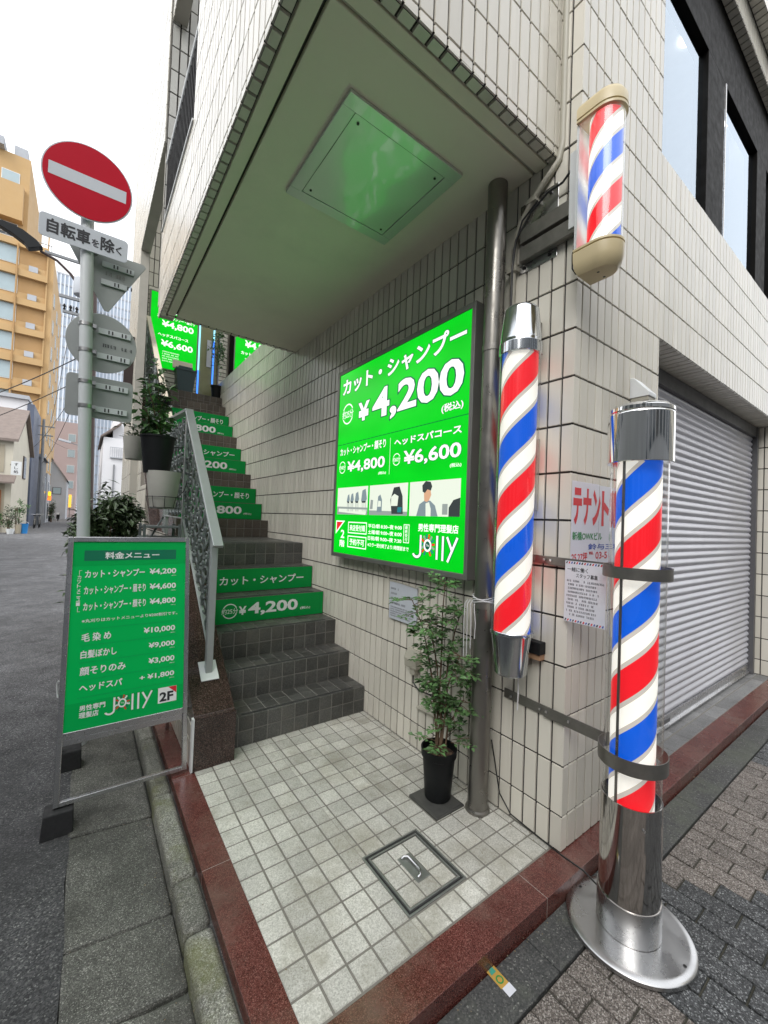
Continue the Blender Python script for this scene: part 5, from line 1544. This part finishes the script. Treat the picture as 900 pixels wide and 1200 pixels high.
for i in range(8):
    a = 6.283 * i / 8
    mb.tube([(-1.375 + .12 * math.cos(a), 2.70 + .12 * math.sin(a), 1.665), (-1.375 + .10 * math.cos(a), 2.70 + .10 * math.sin(a), 1.575), (-1.375, 2.70, 1.562)], .0026, 5)
mb.tube([(-1.27, 2.74, 1.66), (-1.21, 2.76, 1.72), (-1.185, 2.77, 1.80)], .004, 6)
mb.build('wire_holder', 'cable', GP)
mb, m2 = MB(), MB()
random.seed(9)
for tx, ty, tz in ((-1.52, 2.68, 2.62), (-1.46, 2.72, 2.75), (-1.40, 2.75, 2.58), (-1.58, 2.70, 2.45), (-1.37, 2.80, 2.45), (-1.50, 2.8, 2.3)):
    a = Vector((-1.425, 2.72, 2.08)); b = Vector((tx, ty, tz))
    path = [a.lerp(b, i / 5) + Vector((random.gauss(0, .01), random.gauss(0, .01), 0)) for i in range(6)]
    mb.tube(path, [.007, .006, .005, .004, .003, .002], 6)
    for k in range(48):
        f = random.uniform(.1, 1); i = min(4, int(f * 5)); q = path[i].lerp(path[i + 1], f * 5 - i)
        d = Vector((random.gauss(0, 1), random.gauss(0, 1), random.gauss(-.1, .6)))
        m2.leaf(q + d.normalized() * random.uniform(0, .05), d, (random.uniform(-.5, .5), random.uniform(-.5, .5), 1), random.uniform(.055, .095), random.uniform(.036, .056), 0, random.random())
mb.build('stems', 'twig', GP, smooth=True); m2.build('foliage', 'leaf', GP)
for (x, y, z, r0, r1, h, mat, lab) in [(-1.34, 3.45, 2.52, .085, .105, .13, 'black_plastic', 'small black planter hooked high on the railing'), (-1.55, 3.05, 1.98, .075, .10, .19, 'pot_grey', 'grey pot half hidden behind the hanging planter')]:
    t = thing('railing_pot', lab, 'planter', (x, y, z), 'pots hung on the stair railing')
    mb = MB(); pot_round(mb, (x, y, z), r0, r1, h); mb.build('pot', mat, t, smooth=True)
    mb = MB(); crown(mb, (x - .03, y, z + h + .08), (.10, .10, .09), 90, .06, .03, clumps=6); mb.build('foliage', 'leaf_dark', t)
    mb = MB(); mb.tube([(x + r1 * .6, y, z + h * .5), (x + r1 + .05, y, z + h * .7), (RX, y, z + h * .8)], .005, 6); mb.build('hook', 'cable', t)
t = thing('planter_rack', 'dark metal plant rack at the foot of the railing', 'rack', (-1.45, 2.75, 1.2))
mb = MB()
mb.box((-1.52, 2.60, 1.315), (-1.22, 2.95, 1.335)); mb.box((-1.50, 2.62, 1.41), (-1.24, 2.92, 1.425))
for x in (-1.50, -1.25):
    for y in (2.63, 2.92):
        mb.beam((x, y, 1.44), (x, y, -.03 if x < -1.4 else .9), .02, .02, (1, 0, 0))
mb.tube([(-1.55, 2.7, 1.14), (-1.46, 2.72, 1.30), (-1.36, 2.72, 1.50)], .008, 6)
mb.build('frame', 'rail_dark', t, bevel=.002)
random.seed(21)
SB = thing('shrub', 'dense dark green shrub behind the road sign pole', 'shrub', (-1.68, 3.5, 0))
mb = MB()
for c, r, n in [((-1.70, 3.45, 1.30), (.24, .35, .40), 2200), ((-1.55, 3.65, 1.48), (.17, .3, .24), 1000), ((-1.85, 3.5, 1.33), (.13, .3, .26), 800), ((-1.72, 3.3, .8), (.2, .3, .4), 500)]:
    crown(mb, c, r, n, .09, .032, .2, 16)
mb.build('crown', 'leaf_dark', SB)
mb = MB()
for k in range(9):
    x, y = -1.68 + random.gauss(0, .04), 3.5 + random.gauss(0, .06)
    mb.tube([(x, y, -.05), (x + random.gauss(0, .05), y + random.gauss(0, .06), .6), (x + random.gauss(0, .12), y + random.gauss(0, .14), 1.4)], [.012, .009, .004], 6)
mb.build('trunk', 'twig', SB, smooth=True)
SB2 = thing('low_plant', 'low leafy plant poking out at the left edge of the menu board', 'plant', (-2.02, 2.95, -.1))
mb = MB()
for k in range(16):
    a = random.uniform(0, 6.28)
    mb.leaf((-1.955 + .02 * math.cos(a), 2.95 + .02 * math.sin(a), random.uniform(.75, 1.04)), (math.cos(a) - .4, math.sin(a), random.uniform(-.5, .3)), (0, 0, 1), .085, .03, 0, random.random())
mb.build('foliage', 'leaf_dark', SB2)
mb = MB(); mb.tube([(-1.97, 2.95, -.1), (-1.97, 2.95, .5), (-1.96, 2.95, 1.05)], .008, 6); mb.build('stem', 'twig', SB2)
t = thing('name_board', 'dark brown upright board at the far end of the stair railing', 'board', (-1.46, 5.9, 2.8))
mb = MB(); mb.box((-1.52, 5.86, 3.06), (-1.40, 5.92, 4.05)); mb.build('panel', plain('dark_brown_wood', (.035, .02, .018), .5), t, bevel=.004)
mb = MB(); mb.box((-1.42, 5.92, 3.2), (-1.38, 5.95, 3.25)); mb.box((-1.42, 5.92, 3.9), (-1.38, 5.95, 3.95)); mb.each('bracket', 'strap', t)

# ================================================================ buildings along the side street
M['orange'] = plain('orange_render', (.50, .33, .155), .8, var=.08, scale=.4, bmp=.1, stain=.15)
M['orange_dk'] = plain('orange_recess_shade_and_pipe', (.41, .25, .11), .85, var=.08, scale=.4)  # render darkened to carry the shade of the balcony recesses; drainpipes share it
M['sky_pane'] = plain('pale_window', (.36, .45, .48), .12, var=.2, scale=.6, bmp=0)
M['dark_pane'] = plain('dark_window', (.05, .06, .07), .1, var=.3, scale=1, bmp=0)
M['cream_wall'] = plain('cream_render', (.62, .58, .48), .85, var=.08, scale=.8, stain=.2)
M['tan_wall'] = plain('tan_render', (.42, .37, .28), .85, var=.1, scale=.8, stain=.2)
M['white_wall'] = plain('white_render', (.72, .72, .74), .8, var=.06, scale=.6, stain=.12)
M['blue_wall'] = plain('slate_blue_cladding', (.09, .11, .16), .6, var=.2, scale=1)
M['grey_wall'] = plain('grey_render', (.24, .25, .26), .8, var=.2, scale=.7, stain=.2)
M['lt_grey_wall'] = plain('light_grey_render', (.42, .44, .47), .8, var=.12, scale=.7, stain=.2)
M['pink_wall'] = plain('pinkish_tile_wall', (.50, .40, .39), .7, var=.06, scale=.3, stain=.1)
M['roof_tile'] = plain('grey_brown_roof_tile', (.20, .16, .14), .7, var=.3, scale=3, bmp=.6, fine=8)
M['tower_glass'] = plain('tower_cladding', (.45, .52, .60), .3, var=.12, scale=.15)
M['tower_fin'] = plain('tower_fin', (.70, .74, .80), .5)
M['brown_pole'] = plain('brown_steel_pole', (.055, .032, .028), .5, var=.2)
def win_grid(parent, face, xs, zs, w, h, mat='dark_pane', pos=0, axis='Y', frame='white_paint', d=.06):
    for x in xs:
        for z in zs:
            fr, pn = MB(), MB()
            if axis == 'Y':
                fr.box((x - w / 2 - .06, pos - d, z - .06), (x + w / 2 + .06, pos + .02, z + h + .06)); pn.box((x - w / 2, pos - d - .02, z), (x + w / 2, pos - d + .004, z + h))
            else:
                fr.box((pos - .02, x - w / 2 - .06, z - .06), (pos + d, x + w / 2 + .06, z + h + .06)); pn.box((pos + d - .004, x - w / 2, z), (pos + d + .02, x + w / 2, z + h))
            f = fr.build('window', frame, parent); pn.build('pane', mat, f)
t = thing('orange_building', 'tall orange tower block with pale windows and stepped top', 'building', (-12, 62, 0))
mb = MB(); mb.box((-30, 62, -.2), (-6.1, 80, 31.5)); mb.box((-30, 64, 31.4), (-8.9, 80, 43.1)); mb.box((-30, 63.0, 35.0), (-9.3, 64.1, 39.2)); mb.build('wall', 'orange', t)
mb = MB(); mb.box((-13, 63, 43.1), (-11.2, 66, 44.0)); mb.box((-10.4, 64, 43.1), (-9.2, 67, 44.2)); mb.each('roof_plant', 'lt_grey_wall', t)
mb = MB()
for k in range(9):
    z = 2.2 + 3.31 * k
    mb.box((-9.2, 61.985, z + .9), (-6.75, 62.02, z + 2.75))
mb.each('recess_shade', 'orange_dk', t)  # flush panels, recess shade put into their colour
mb = MB()
for k in range(10):
    z = 1.5 + 3.31 * k
    mb.box((-30, 61.5, z), (-6.6, 62.01, z + .75)); mb.box((-6.75, 61.8, z + .75), (-6.62, 62.01, z + 3.3))
mb.each('balcony_band', 'orange', t)
win_grid(t, 0, (-10.6, -14.2), [2.9 + 3.31 * k for k in range(9)], 2.6, 1.9, 'sky_pane', 61.99)
win_grid(t, 0, (-10.6, -12.6), (39.6,), 1.5, 1.3, 'sky_pane', 64.0); win_grid(t, 0, (-12.5,), (33.3,), 5.4, 1.5, 'dark_pane', 64.0)
win_grid(t, 0, (64.5, 70, 75), [3.2 + 3.31 * k for k in range(8)], 1.0, 1.5, 'sky_pane', -6.1, 'X')
mb = MB()
mb.beam((-30, 61.6, 32.5), (-6.3, 61.6, 32.5), .08, .08)
for k in range(12):
    mb.beam((-6.4 - 2 * k, 61.6, 31.4), (-6.4 - 2 * k, 61.6, 32.5), .06, .06)
mb.build('roof_railing', 'strap', t)
for x in (-9.3, -15.5):
    mb = MB(); mb.tube([(x, 61.4, -.1), (x, 61.4, 31.5)], .09, 8); mb.build('drainpipe', 'orange_dk', t, smooth=True)
for k in range(9):
    mb = MB(); mb.box((-8.3, 61.55, 2.3 + 3.31 * k), (-7.5, 61.95, 2.95 + 3.31 * k)); mb.build('air_conditioner', 'lt_grey_wall', t)
t = thing('cream_house', 'small cream gabled house with grey tiled roof beside the lane', 'house', (-8, 37, 0))
mb = MB(); mb.box((-14, 33, -.2), (-5.6, 42, 5.7)); mb.add([(-5.6, 33, 5.7), (-5.6, 42, 5.7), (-5.6, 37.6, 8.1), (-14, 33, 5.7), (-14, 42, 5.7), (-14, 37.6, 8.1)], [(0, 1, 2), (3, 5, 4)]); mb.build('wall', 'cream_wall', t)
mb = MB(); mb.box((-14, 32.97, .4), (-5.9, 33.01, 2.9)); mb.box((-14, 32.96, 3.6), (-6.0, 33.01, 5.3)); mb.each('boarding', 'tan_wall', t)
mb = MB()
for a, b in (((32.6, 5.5), (37.6, 8.25)), ((42.4, 5.5), (37.6, 8.25))):
    mb.add([(-14, a[0], a[1]), (-5.35, a[0], a[1]), (-5.35, b[0], b[1]), (-14, b[0], b[1]), (-14, a[0], a[1] + .16), (-5.35, a[0], a[1] + .16), (-5.35, b[0], b[1] + .16), (-14, b[0], b[1] + .16)], [(0, 1, 2, 3), (7, 6, 5, 4), (0, 4, 5, 1), (1, 5, 6, 2)])
mb.build('roof', 'roof_tile', t)
mb = MB(); mb.add([(-14, 32.2, 2.9), (-5.4, 32.2, 2.9), (-5.4, 33.0, 3.35), (-14, 33.0, 3.35), (-14, 32.2, 3.0), (-5.4, 32.2, 3.0), (-5.4, 33, 3.45), (-14, 33, 3.45)], [(0, 1, 2, 3), (7, 6, 5, 4), (0, 4, 5, 1), (1, 5, 6, 2)]); mb.build('canopy', 'roof_tile', t)
win_grid(t, 0, (38.6,), (3.6,), 1.3, 1.5, 'dark_pane', -5.6, 'X', 'brown_pole')
mb = MB(); mb.box((-7.2, 32.9, .0), (-6.05, 32.97, 2.5)); mb.build('door', plain('orange_door', (.32, .11, .03), .5), t)
t = thing('shop_sign', 'small white projecting sign board on the cream house', 'sign', (-5.3, 32, 3.5))
mb = MB(); mb.box((-5.55, 31.9, 3.42), (-5.08, 32.0, 4.24)); mb.build('board', 'white_paint', t)
p = Print((-5.55, 31.899, 3.42), (1, 0, 0), (0, 0, 1)); p.text('す', .15, .32, .55, .72, 'black_print', .02); p.text('し', .15, .32, .34, .50, 'black_print', .02); p.text('処', .13, .34, .10, .28, 'black_print', .02)
p.done(t)
mb = MB(); mb.box((-5.60, 31.92, 4.0), (-5.54, 33, 4.06)); mb.each('bracket', 'strap', t)
t = thing('white_building', 'white building with slate blue edge behind the cream house', 'building', (-9, 44, 0))
mb = MB(); mb.box((-14, 43, -.2), (-6.0, 49, 10.4)); mb.build('wall', 'white_wall', t)
mb = MB(); mb.box((-6.0, 42.9, -.2), (-5.55, 49, 9.9)); mb.build('blue_edge', 'blue_wall', t)
mb = MB(); mb.box((-14, 42.7, 10.2), (-5.9, 49, 10.5)); mb.build('roof', 'lt_grey_wall', t)
win_grid(t, 0, (-8.2,), (7.3,), 1.8, 1.3, 'sky_pane', 43)
t = thing('grey_house', 'narrow grey house with a dark lean-to roof beyond the white building', 'house', (-6, 52, 0))
mb = MB(); mb.box((-10, 49.5, -.2), (-5.35, 55, 6.6)); mb.box((-10, 49.4, -.2), (-5.2, 52, 3.9)); mb.build('wall', 'grey_wall', t)
mb = MB(); mb.add([(-10, 49.2, 7.2), (-5.1, 49.2, 6.2), (-5.1, 55.2, 6.2), (-10, 55.2, 7.2)], [(0, 1, 2, 3)]); mb.build('roof', 'blue_wall', t)
win_grid(t, 0, (53.5,), (3.0,), 1.2, 1.6, 'dark_pane', -5.35, 'X')
t = thing('pale_house', 'pale blue grey narrow house with dark shopfront in the lane', 'house', (-6, 57, 0))
mb = MB(); mb.box((-9, 55.5, -.2), (-5.25, 60, 5.2)); mb.build('wall', 'lt_grey_wall', t)
win_grid(t, 0, (57,), (2.6, .3), 1.4, 1.7, 'dark_pane', -5.25, 'X'); win_grid(t, 0, (-5.8,), (2.4,), .6, 1.6, 'dark_pane', 55.5)
t = thing('lit_sign', 'small glowing orange shop sign far down the lane', 'sign', (-5.2, 57.5, 2.5))
mb = MB(); mb.box((-5.6, 57.4, 2.35), (-4.95, 57.5, 2.85)); mb.build('lower_panel', emit('lit_orange', (1.0, .16, .02), 1.6), t)
mb = MB(); mb.box((-5.4, 57.4, 2.86), (-4.98, 57.5, 3.3)); mb.build('upper_panel', emit('lit_yellow', (1.0, .55, .03), 1.5), t)
t = thing('shop_sign', 'yellow upright sign at the far end of the lane', 'sign', (-3.95, 88, 1.0))
mb = MB(); mb.box((-4.2, 88, 1.7), (-3.8, 88.1, 3.9)); mb.build('board', emit('lit_amber', (1.0, .55, .08), .9), t)
mb = MB(); mb.beam((-4.0, 88.05, -.1), (-4.0, 88.05, 1.7), .12, .12, (1, 0, 0)); mb.each('post', 'strap', t)
t = thing('gabled_house', 'grey gabled house further along the lane', 'house', (-5.5, 78, 0))
mb = MB(); mb.box((-9, 76, -.2), (-4.2, 84, 5.8)); mb.add([(-4.2, 76, 5.8), (-9, 76, 5.8), (-6.4, 76, 9.2), (-4.2, 84, 5.8), (-9, 84, 5.8), (-6.4, 84, 9.2)], [(0, 2, 1), (3, 4, 5)]); mb.build('wall', 'lt_grey_wall', t)
mb = MB(); mb.add([(-4.0, 75.7, 5.5), (-4.0, 84.3, 5.5), (-6.4, 84.3, 9.4), (-6.4, 75.7, 9.4), (-9.2, 75.7, 5.5), (-9.2, 84.3, 5.5)], [(0, 1, 2, 3), (3, 2, 5, 4)]); mb.build('roof', 'grey_wall', t)
win_grid(t, 0, (-5.3,), (3.6,), .9, .9, 'sky_pane', 76, frame='brown_pole')
t = thing('pink_building', 'pinkish apartment block closing the far end of the lane', 'building', (-6, 96, 0))
mb = MB(); mb.box((-14, 95, -.2), (-3.4, 110, 17.5)); mb.build('wall', 'pink_wall', t)
win_grid(t, 0, (-4.35,), [2.4 + 2.9 * k for k in range(5)], 1.0, 1.3, 'sky_pane', 95)
t = thing('glass_tower', 'pale blue glass tower far behind the road sign', 'tower', (0, 165, 0))
mb = MB(); mb.box((-12, 160, -.2), (-2.0, 185, 74)); mb.box((-2.0, 166, -.2), (13, 190, 82)); mb.build('wall', 'tower_glass', t)
mb = MB()
for k in range(26):
    x = -12 + k * 1.0
    mb.box((x, 159.6 if x < -2 else 165.6, 0), (x + .32, 166.01, 73.5 if x < -2 else 81.5))
mb.build('fins', 'tower_fin', t)
mb = MB()
for k in range(24):
    mb.box((-12, 159.8, 3.2 * k), (-2.01, 160.01, 3.2 * k + .5)); mb.box((-2, 165.8, 3.2 * k), (13, 166.01, 3.2 * k + .5))
mb.build('floor_bands', 'lt_grey_wall', t)
t = thing('white_apartments', 'white apartment block with small balcony across the lane behind the shrub', 'building', (2, 47, 0))
mb = MB(); mb.box((-.75, 45, -.2), (9, 56, 8.3)); mb.box((.0, 46, 8.2), (9, 56, 10.4)); mb.build('wall', 'white_wall', t)
mb = MB(); mb.add([(-1.0, 44.7, 8.2), (.6, 44.7, 9.7), (.6, 56, 9.7), (-1.0, 56, 8.2), (-1, 44.7, 8.35), (.6, 44.7, 9.85), (.6, 56, 9.85), (-1, 56, 8.35)], [(0, 1, 2, 3), (7, 6, 5, 4), (0, 4, 5, 1)]); mb.build('roof', 'roof_tile', t)
mb = MB()
mb.beam((-.2, 44.8, 7.4), (2.5, 44.8, 7.4), .05, .05)
for k in range(16):
    mb.beam((-.2 + .17 * k, 44.8, 6.5), (-.2 + .17 * k, 44.8, 7.4), .03, .03, (1, 0, 0))
mb.box((-.2, 44.8, 6.4), (2.5, 45.0, 6.5)); mb.build('balcony', 'lt_grey_wall', t)
mb = MB(); mb.tube([(.15, 44.93, 0), (.15, 44.93, 5.8)], .06, 8); mb.build('drainpipe', 'grey_wall', t)

# utility pole with street lamp, transformer and wires
UP = thing('utility_pole', 'brown utility pole with lamp arm and transformer behind the road sign', 'utility pole', (-1.72, 20, -.1))
upx = lambda z: -1.70 - .026 * z
mb = MB(); mb.tube([(upx(0), 20, -.1), (upx(6), 20, 6), (upx(12), 20, 12)], [.15, .14, .12], 16); mb.build('pole', 'brown_pole', UP, smooth=True)
mb = MB(); mb.tube([(upx(10.2), 20, 10.2), (-2.35, 19.98, 10.5), (-2.75, 19.95, 11.05), (-3.2, 19.9, 11.4), (-3.72, 19.85, 11.55)], .055, 8); la = mb.build('lamp_arm', 'brown_pole', UP, smooth=True)
mb = MB(); mb.prism([(0, 0), (.22, -.12), (.42, -.22), (.55, -.05), (.9, .15), (1.35, .33), (1.2, .52), (.6, .42), (.2, .2)], (-3.62, 19.75, 11.55), (-1, 0, 0), (0, 0, 1), -.3); mb.build('lamp_head', 'black_plastic', la, bevel=.02)
mb = MB(); mb.lathe([(0, 10.3), (.26, 10.32), (.28, 10.4), (.28, 10.95), (.25, 11.0), (0, 11.02)], (-2.38, 20, 0), 20); mb.build('transformer', 'lt_grey_wall', UP, smooth=True)
mb = MB(); mb.box((-3.1, 19.95, 10.05), (-1.9, 20.05, 10.15)); mb.box((-2.95, 19.95, 9.45), (-1.9, 20.05, 9.55)); mb.box((-3.6, 19.95, 11.6), (-1.9, 20.05, 11.7)); mb.each('crossarm', 'grey_wall', UP)
mb = MB()
for x in (-2.9, -2.7, -2.5, -2.3):
    mb.lathe([(.03, 9.55), (.05, 9.6), (.03, 9.66), (.055, 9.72), (.03, 9.8), (0, 9.82)], (x, 20, 0), 10)
mb.each('insulator', 'black_plastic', UP, smooth=True)
def wire(a, b, sag, lab, r=.014):
    a, b = Vector(a), Vector(b)
    m = MB(); m.tube([a.lerp(b, i / 14) - Vector((0, 0, sag * 4 * (i / 14) * (1 - i / 14))) for i in range(15)], r, 5)
    tag(m.build('overhead_wire', 'cable', smooth=True), lab, 'wire', 'overhead wires of the lane')
wire((-2.1, 20, 8.0), (-9, 30, 5.9), .3, 'upper overhead wire dropping from the utility pole to the cream house', .022)
wire((-2.1, 20, 7.0), (-9, 30, 4.6), .25, 'lower overhead wire dropping from the utility pole to the cream house', .018)
wire((-2.0, 20, 7.4), (-5.6, 44, 6.5), .4, 'overhead wire from the utility pole to the white building')
wire((-2.6, 20, 9.8), (-5.4, 56, 10.2), .8, 'long overhead wire running along the lane to the orange block')
wire((-2.3, 20, 6.3), (-5.5, 50, 5.6), .5, 'overhead wire reaching the grey house')

# planting and clutter along the lane
random.seed(33)
for (x, y, z, r, n, mat, L, lab) in [
        (-6.05, 31.6, .55, (.45, .4, .65), 330, 'leaf', .22, 'bright green grassy bush at the left edge of the lane'),
        (-5.55, 31.9, .95, (.42, .35, .55), 330, 'leaf_grey', .16, 'silvery olive bush outside the cream house'),
        (-5.10, 32.3, 1.45, (.5, .4, .6), 340, 'leaf', .18, 'tall loose bush under the canopy of the cream house'),
        (-4.85, 58.5, 1.2, (.3, .5, 1.2), 330, 'leaf_dark', .3, 'dark climbing shrub beside the glowing orange sign')]:
    t = thing('bush', lab, 'bush', (x, y, -.1), 'bushes along the lane')
    mb = MB(); crown(mb, (x, y, z), r, n, L, L * .35, 0, 12); mb.build('crown', mat, t)
    mb = MB()
    for k in range(5):
        mb.tube([(x + random.gauss(0, .08), y, -.1), (x + random.gauss(0, .15), y + random.gauss(0, .1), z)], [.03, .012], 5)
    mb.build('trunk', 'twig', t)
t = thing('flower_pot', 'white plant pot on the ground by the olive bush', 'pot', (-5.35, 31.2, -.1))
mb = MB(); mb.lathe([(0, -.1), (.14, -.1), (.20, .2), (.18, .2), (0, .16)], (-5.35, 31.2, 0), 16); mb.build('pot', 'white_paint', t)
mb = MB(); crown(mb, (-5.35, 31.2, .45), (.25, .2, .25), 150, .15, .05, 0, 6); mb.build('foliage', 'leaf_dark', t)
t = thing('bucket', 'bright blue bucket standing by the lane plants', 'bucket', (-4.8, 32, -.1))
mb = MB(); mb.lathe([(0, -.02), (.15, -.02), (.19, .56), (.205, .58), (.18, .58), (.15, .05)], (-4.8, 32, -.08), 18); mb.build('pail', plain('blue_plastic', (.03, .25, .62), .4), t, smooth=True)
mb = MB(); mb.tube([(-4.8 + .2 * math.cos(a), 32 - .06, .5 + .12 * math.sin(a)) for a in [math.pi * i / 10 for i in range(11)]], .012, 5); mb.build('handle', 'white_paint', t)
t = thing('planter_box', 'pale pot with flowers between the white pot and the blue bucket', 'pot', (-5.05, 32, -.1))
mb = MB(); mb.lathe([(0, -.1), (.13, -.1), (.17, .45), (.15, .45), (0, .4)], (-5.07, 31.9, 0), 14); mb.build('pot', 'tan_wall', t)
mb = MB(); crown(mb, (-5.07, 31.9, .6), (.16, .16, .16), 80, .1, .05, 0, 5); mb.build('foliage', 'leaf_grey', t)
def bike(x, y, lab):
    t = thing('bicycle', lab, 'bicycle', (x, y, -.1), 'bicycles parked in the lane')
    for dy in (-.5, .5):
        m = MB(); m.tube([(x, y + dy + .32 * math.cos(a), .22 + .32 * math.sin(a)) for a in [6.283 * i / 20 for i in range(20)]], .02, 6, closed=True)
        m.beam((x, y + dy - .3, .22), (x, y + dy + .3, .22), .006, .006); m.beam((x, y + dy, -.08), (x, y + dy, .52), .006, .006, (1, 0, 0)); m.build('wheel', 'black_plastic', t)
    m = MB(); m.tube([(x, y + .5, .22), (x, y + .35, .75), (x, y - .2, .7), (x, y - .5, .22), (x, y - .05, .2), (x, y + .36, .68)], .02, 6); m.tube([(x, y - .05, .2), (x, y - .22, .85)], .018, 6); m.build('frame', 'strap', t)
    m = MB(); m.tube([(x - .25, y + .3, .98), (x, y + .33, .95), (x, y + .35, .75), (x, y + .33, .95), (x + .25, y + .3, .98)], .016, 6); m.build('handlebar', 'alu', t)
    m = MB(); m.box((x - .08, y - .36, .85), (x + .08, y - .1, .91)); m.build('saddle', 'black_plastic', t, bevel=.02)
bike(-4.95, 40.2, 'dark bicycle parked nearest in the lane by the grey wall')
bike(-4.75, 41.6, 'dark bicycle parked just behind the nearest bicycle in the lane')
t = thing('motor_scooter', 'dark motor scooter parked far down the lane', 'scooter', (-4.6, 66, -.1))
mb = MB(); mb.prism([(-.6, .25), (-.7, .75), (-.2, .85), (.0, .35), (.4, .35), (.55, 1.0), (.65, .95), (.6, .2)], (-4.75, 66, -.1), (0, 1, 0), (0, 0, 1), .3); mb.build('body', 'black_plastic', t, bevel=.03)
for dy in (-.5, .6):
    mb = MB(); mb.tube([(-4.6, 66 + dy + .2 * math.cos(a), .12 + .2 * math.sin(a)) for a in [6.283 * i / 16 for i in range(16)]], .05, 6, closed=True); mb.build('wheel', 'rubber', t)
mb = MB(); mb.box((-4.75, 65.35, .7), (-4.45, 65.42, .95)); mb.build('box', 'white_paint', t)
mb = MB(); mb.box((-5.6, 62, -.1), (-5.0, 62.6, .55)); tag(mb.build('crate', 'black_plastic', bevel=.02), 'black crate on the ground under the climbing shrub', 'crate')

# unseen blocks added out of view for the chrome and the glass to mirror
t = thing('reflection_block', 'unseen low grey block added across the lane on the left for the chrome to mirror', 'building', (-12, 8, 0))
mb = MB(); mb.box((-18, -6, -.2), (-6.6, 24, 5.5)); mb.build('wall', 'grey_wall', t)
mb = MB()
for z in range(1, 5, 3):
    for k in range(11):
        mb.box((-6.61, -5 + 2.6 * k, z), (-6.57, -3.4 + 2.6 * k, z + 1.7))
mb.each('window_pane', 'dark_pane', t)
for (x0, x1, h, mat, lab) in [(-30, -9, 13, 'grey_wall', 'unseen tall grey block added across the road to the left for the chrome to mirror'), (-8.6, 9.4, 10, 'grey_wall', 'unseen dark grey block added straight across the road for the chrome to mirror'), (10, 34, 16, 'cream_wall', 'unseen cream block added across the road to the right for the chrome to mirror')]:
    t = thing('reflection_block', lab, 'building', ((x0 + x1) / 2, -12, 0), 'buildings across the front road')
    mb = MB(); mb.box((x0, -22, -.2), (x1, -11, h)); mb.build('wall', mat, t)
    mb = MB()
    for z in range(1, int(h) - 1, 3):
        for k in range(int((x1 - x0) / 2.5)):
            mb.box((x0 + .5 + 2.5 * k, -11.01, z), (x0 + 2.2 + 2.5 * k, -10.97, z + 1.7))
    mb.each('window_pane', 'dark_pane', t)

# a second pole and lamp further down the lane
UP2 = thing('utility_pole', 'thin grey utility pole on the left of the lane beyond the cream house', 'utility pole', (-5.15, 47, -.1))
mb = MB(); mb.tube([(-5.15, 47, -.1), (-5.2, 47, 9.5)], [.13, .10], 12); mb.build('pole', 'grey_wall', UP2, smooth=True)
mb = MB(); mb.box((-5.9, 46.95, 8.8), (-4.4, 47.05, 8.9)); mb.box((-5.8, 46.95, 8.0), (-4.5, 47.05, 8.1)); mb.each('crossarm', 'grey_wall', UP2)
LP = thing('street_lamp', 'small street lamp on a long arm over the lane', 'street lamp', (-2.0, 60, -.1))
mb = MB(); mb.tube([(-1.9, 60, -.1), (-2.0, 60, 8.6), (-2.6, 59.9, 9.0), (-3.6, 59.8, 9.3)], [.1, .08, .05, .05], 8); mb.build('pole', 'grey_wall', LP, smooth=True)
mb = MB(); mb.obox((-4.1, 59.75, 9.4), (-1, 0, .2), (0, 1, 0), (.2, 0, 1), .6, .2, .12); mb.build('lamp_head', 'lt_grey_wall', LP, bevel=.04)
wire((-5.2, 47, 8.9), (-5.3, 62, 8.2), .4, 'overhead wire from the thin grey pole along the lane')
wire((-5.2, 47, 8.1), (-2.0, 60, 8.5), .5, 'overhead wire crossing the lane between the thin pole and the lamp')
# grit, bark and leaf crumbs caught along the gutter and in the corners
random.seed(77)
mb = MB()
for k in range(420):
    w = random.random()
    if w < .5:
        x, y, z = random.uniform(-1.60, -1.50) if random.random() < .6 else random.uniform(-1.9, -1.52), random.uniform(-.1, 3.0), -.108
    elif w < .7:
        x, y, z = random.uniform(-.9, 1.6), random.gauss(-.115, .012), -.068
    elif w < .85:
        x, y, z = random.gauss(-.03, .02), random.uniform(.05, 1.6), .0015
    else:
        x, y, z = random.uniform(-1.28, -.1), random.uniform(.06, 1.6), .0012
    r = random.uniform(.0015, .0042)
    a = random.uniform(0, 6.28)
    e = random.uniform(.3, 1)
    mb.add([(x + r * math.cos(a), y + r * math.sin(a), z), (x - e * r * math.sin(a), y + e * r * math.cos(a), z), (x - r * math.cos(a), y - r * math.sin(a), z), (x + e * r * math.sin(a), y - e * r * math.cos(a), z), (x, y, z + r * .7)], [(0, 1, 4), (1, 2, 4), (2, 3, 4), (3, 0, 4)])
g = mb.build('grit', plain('grit_crumbs', (.22, .18, .12), .9, var=.5, scale=60))
g['kind'] = 'stuff'
g['label'] = 'grit and leaf crumbs along the gutter and corners'
g['category'] = 'litter'
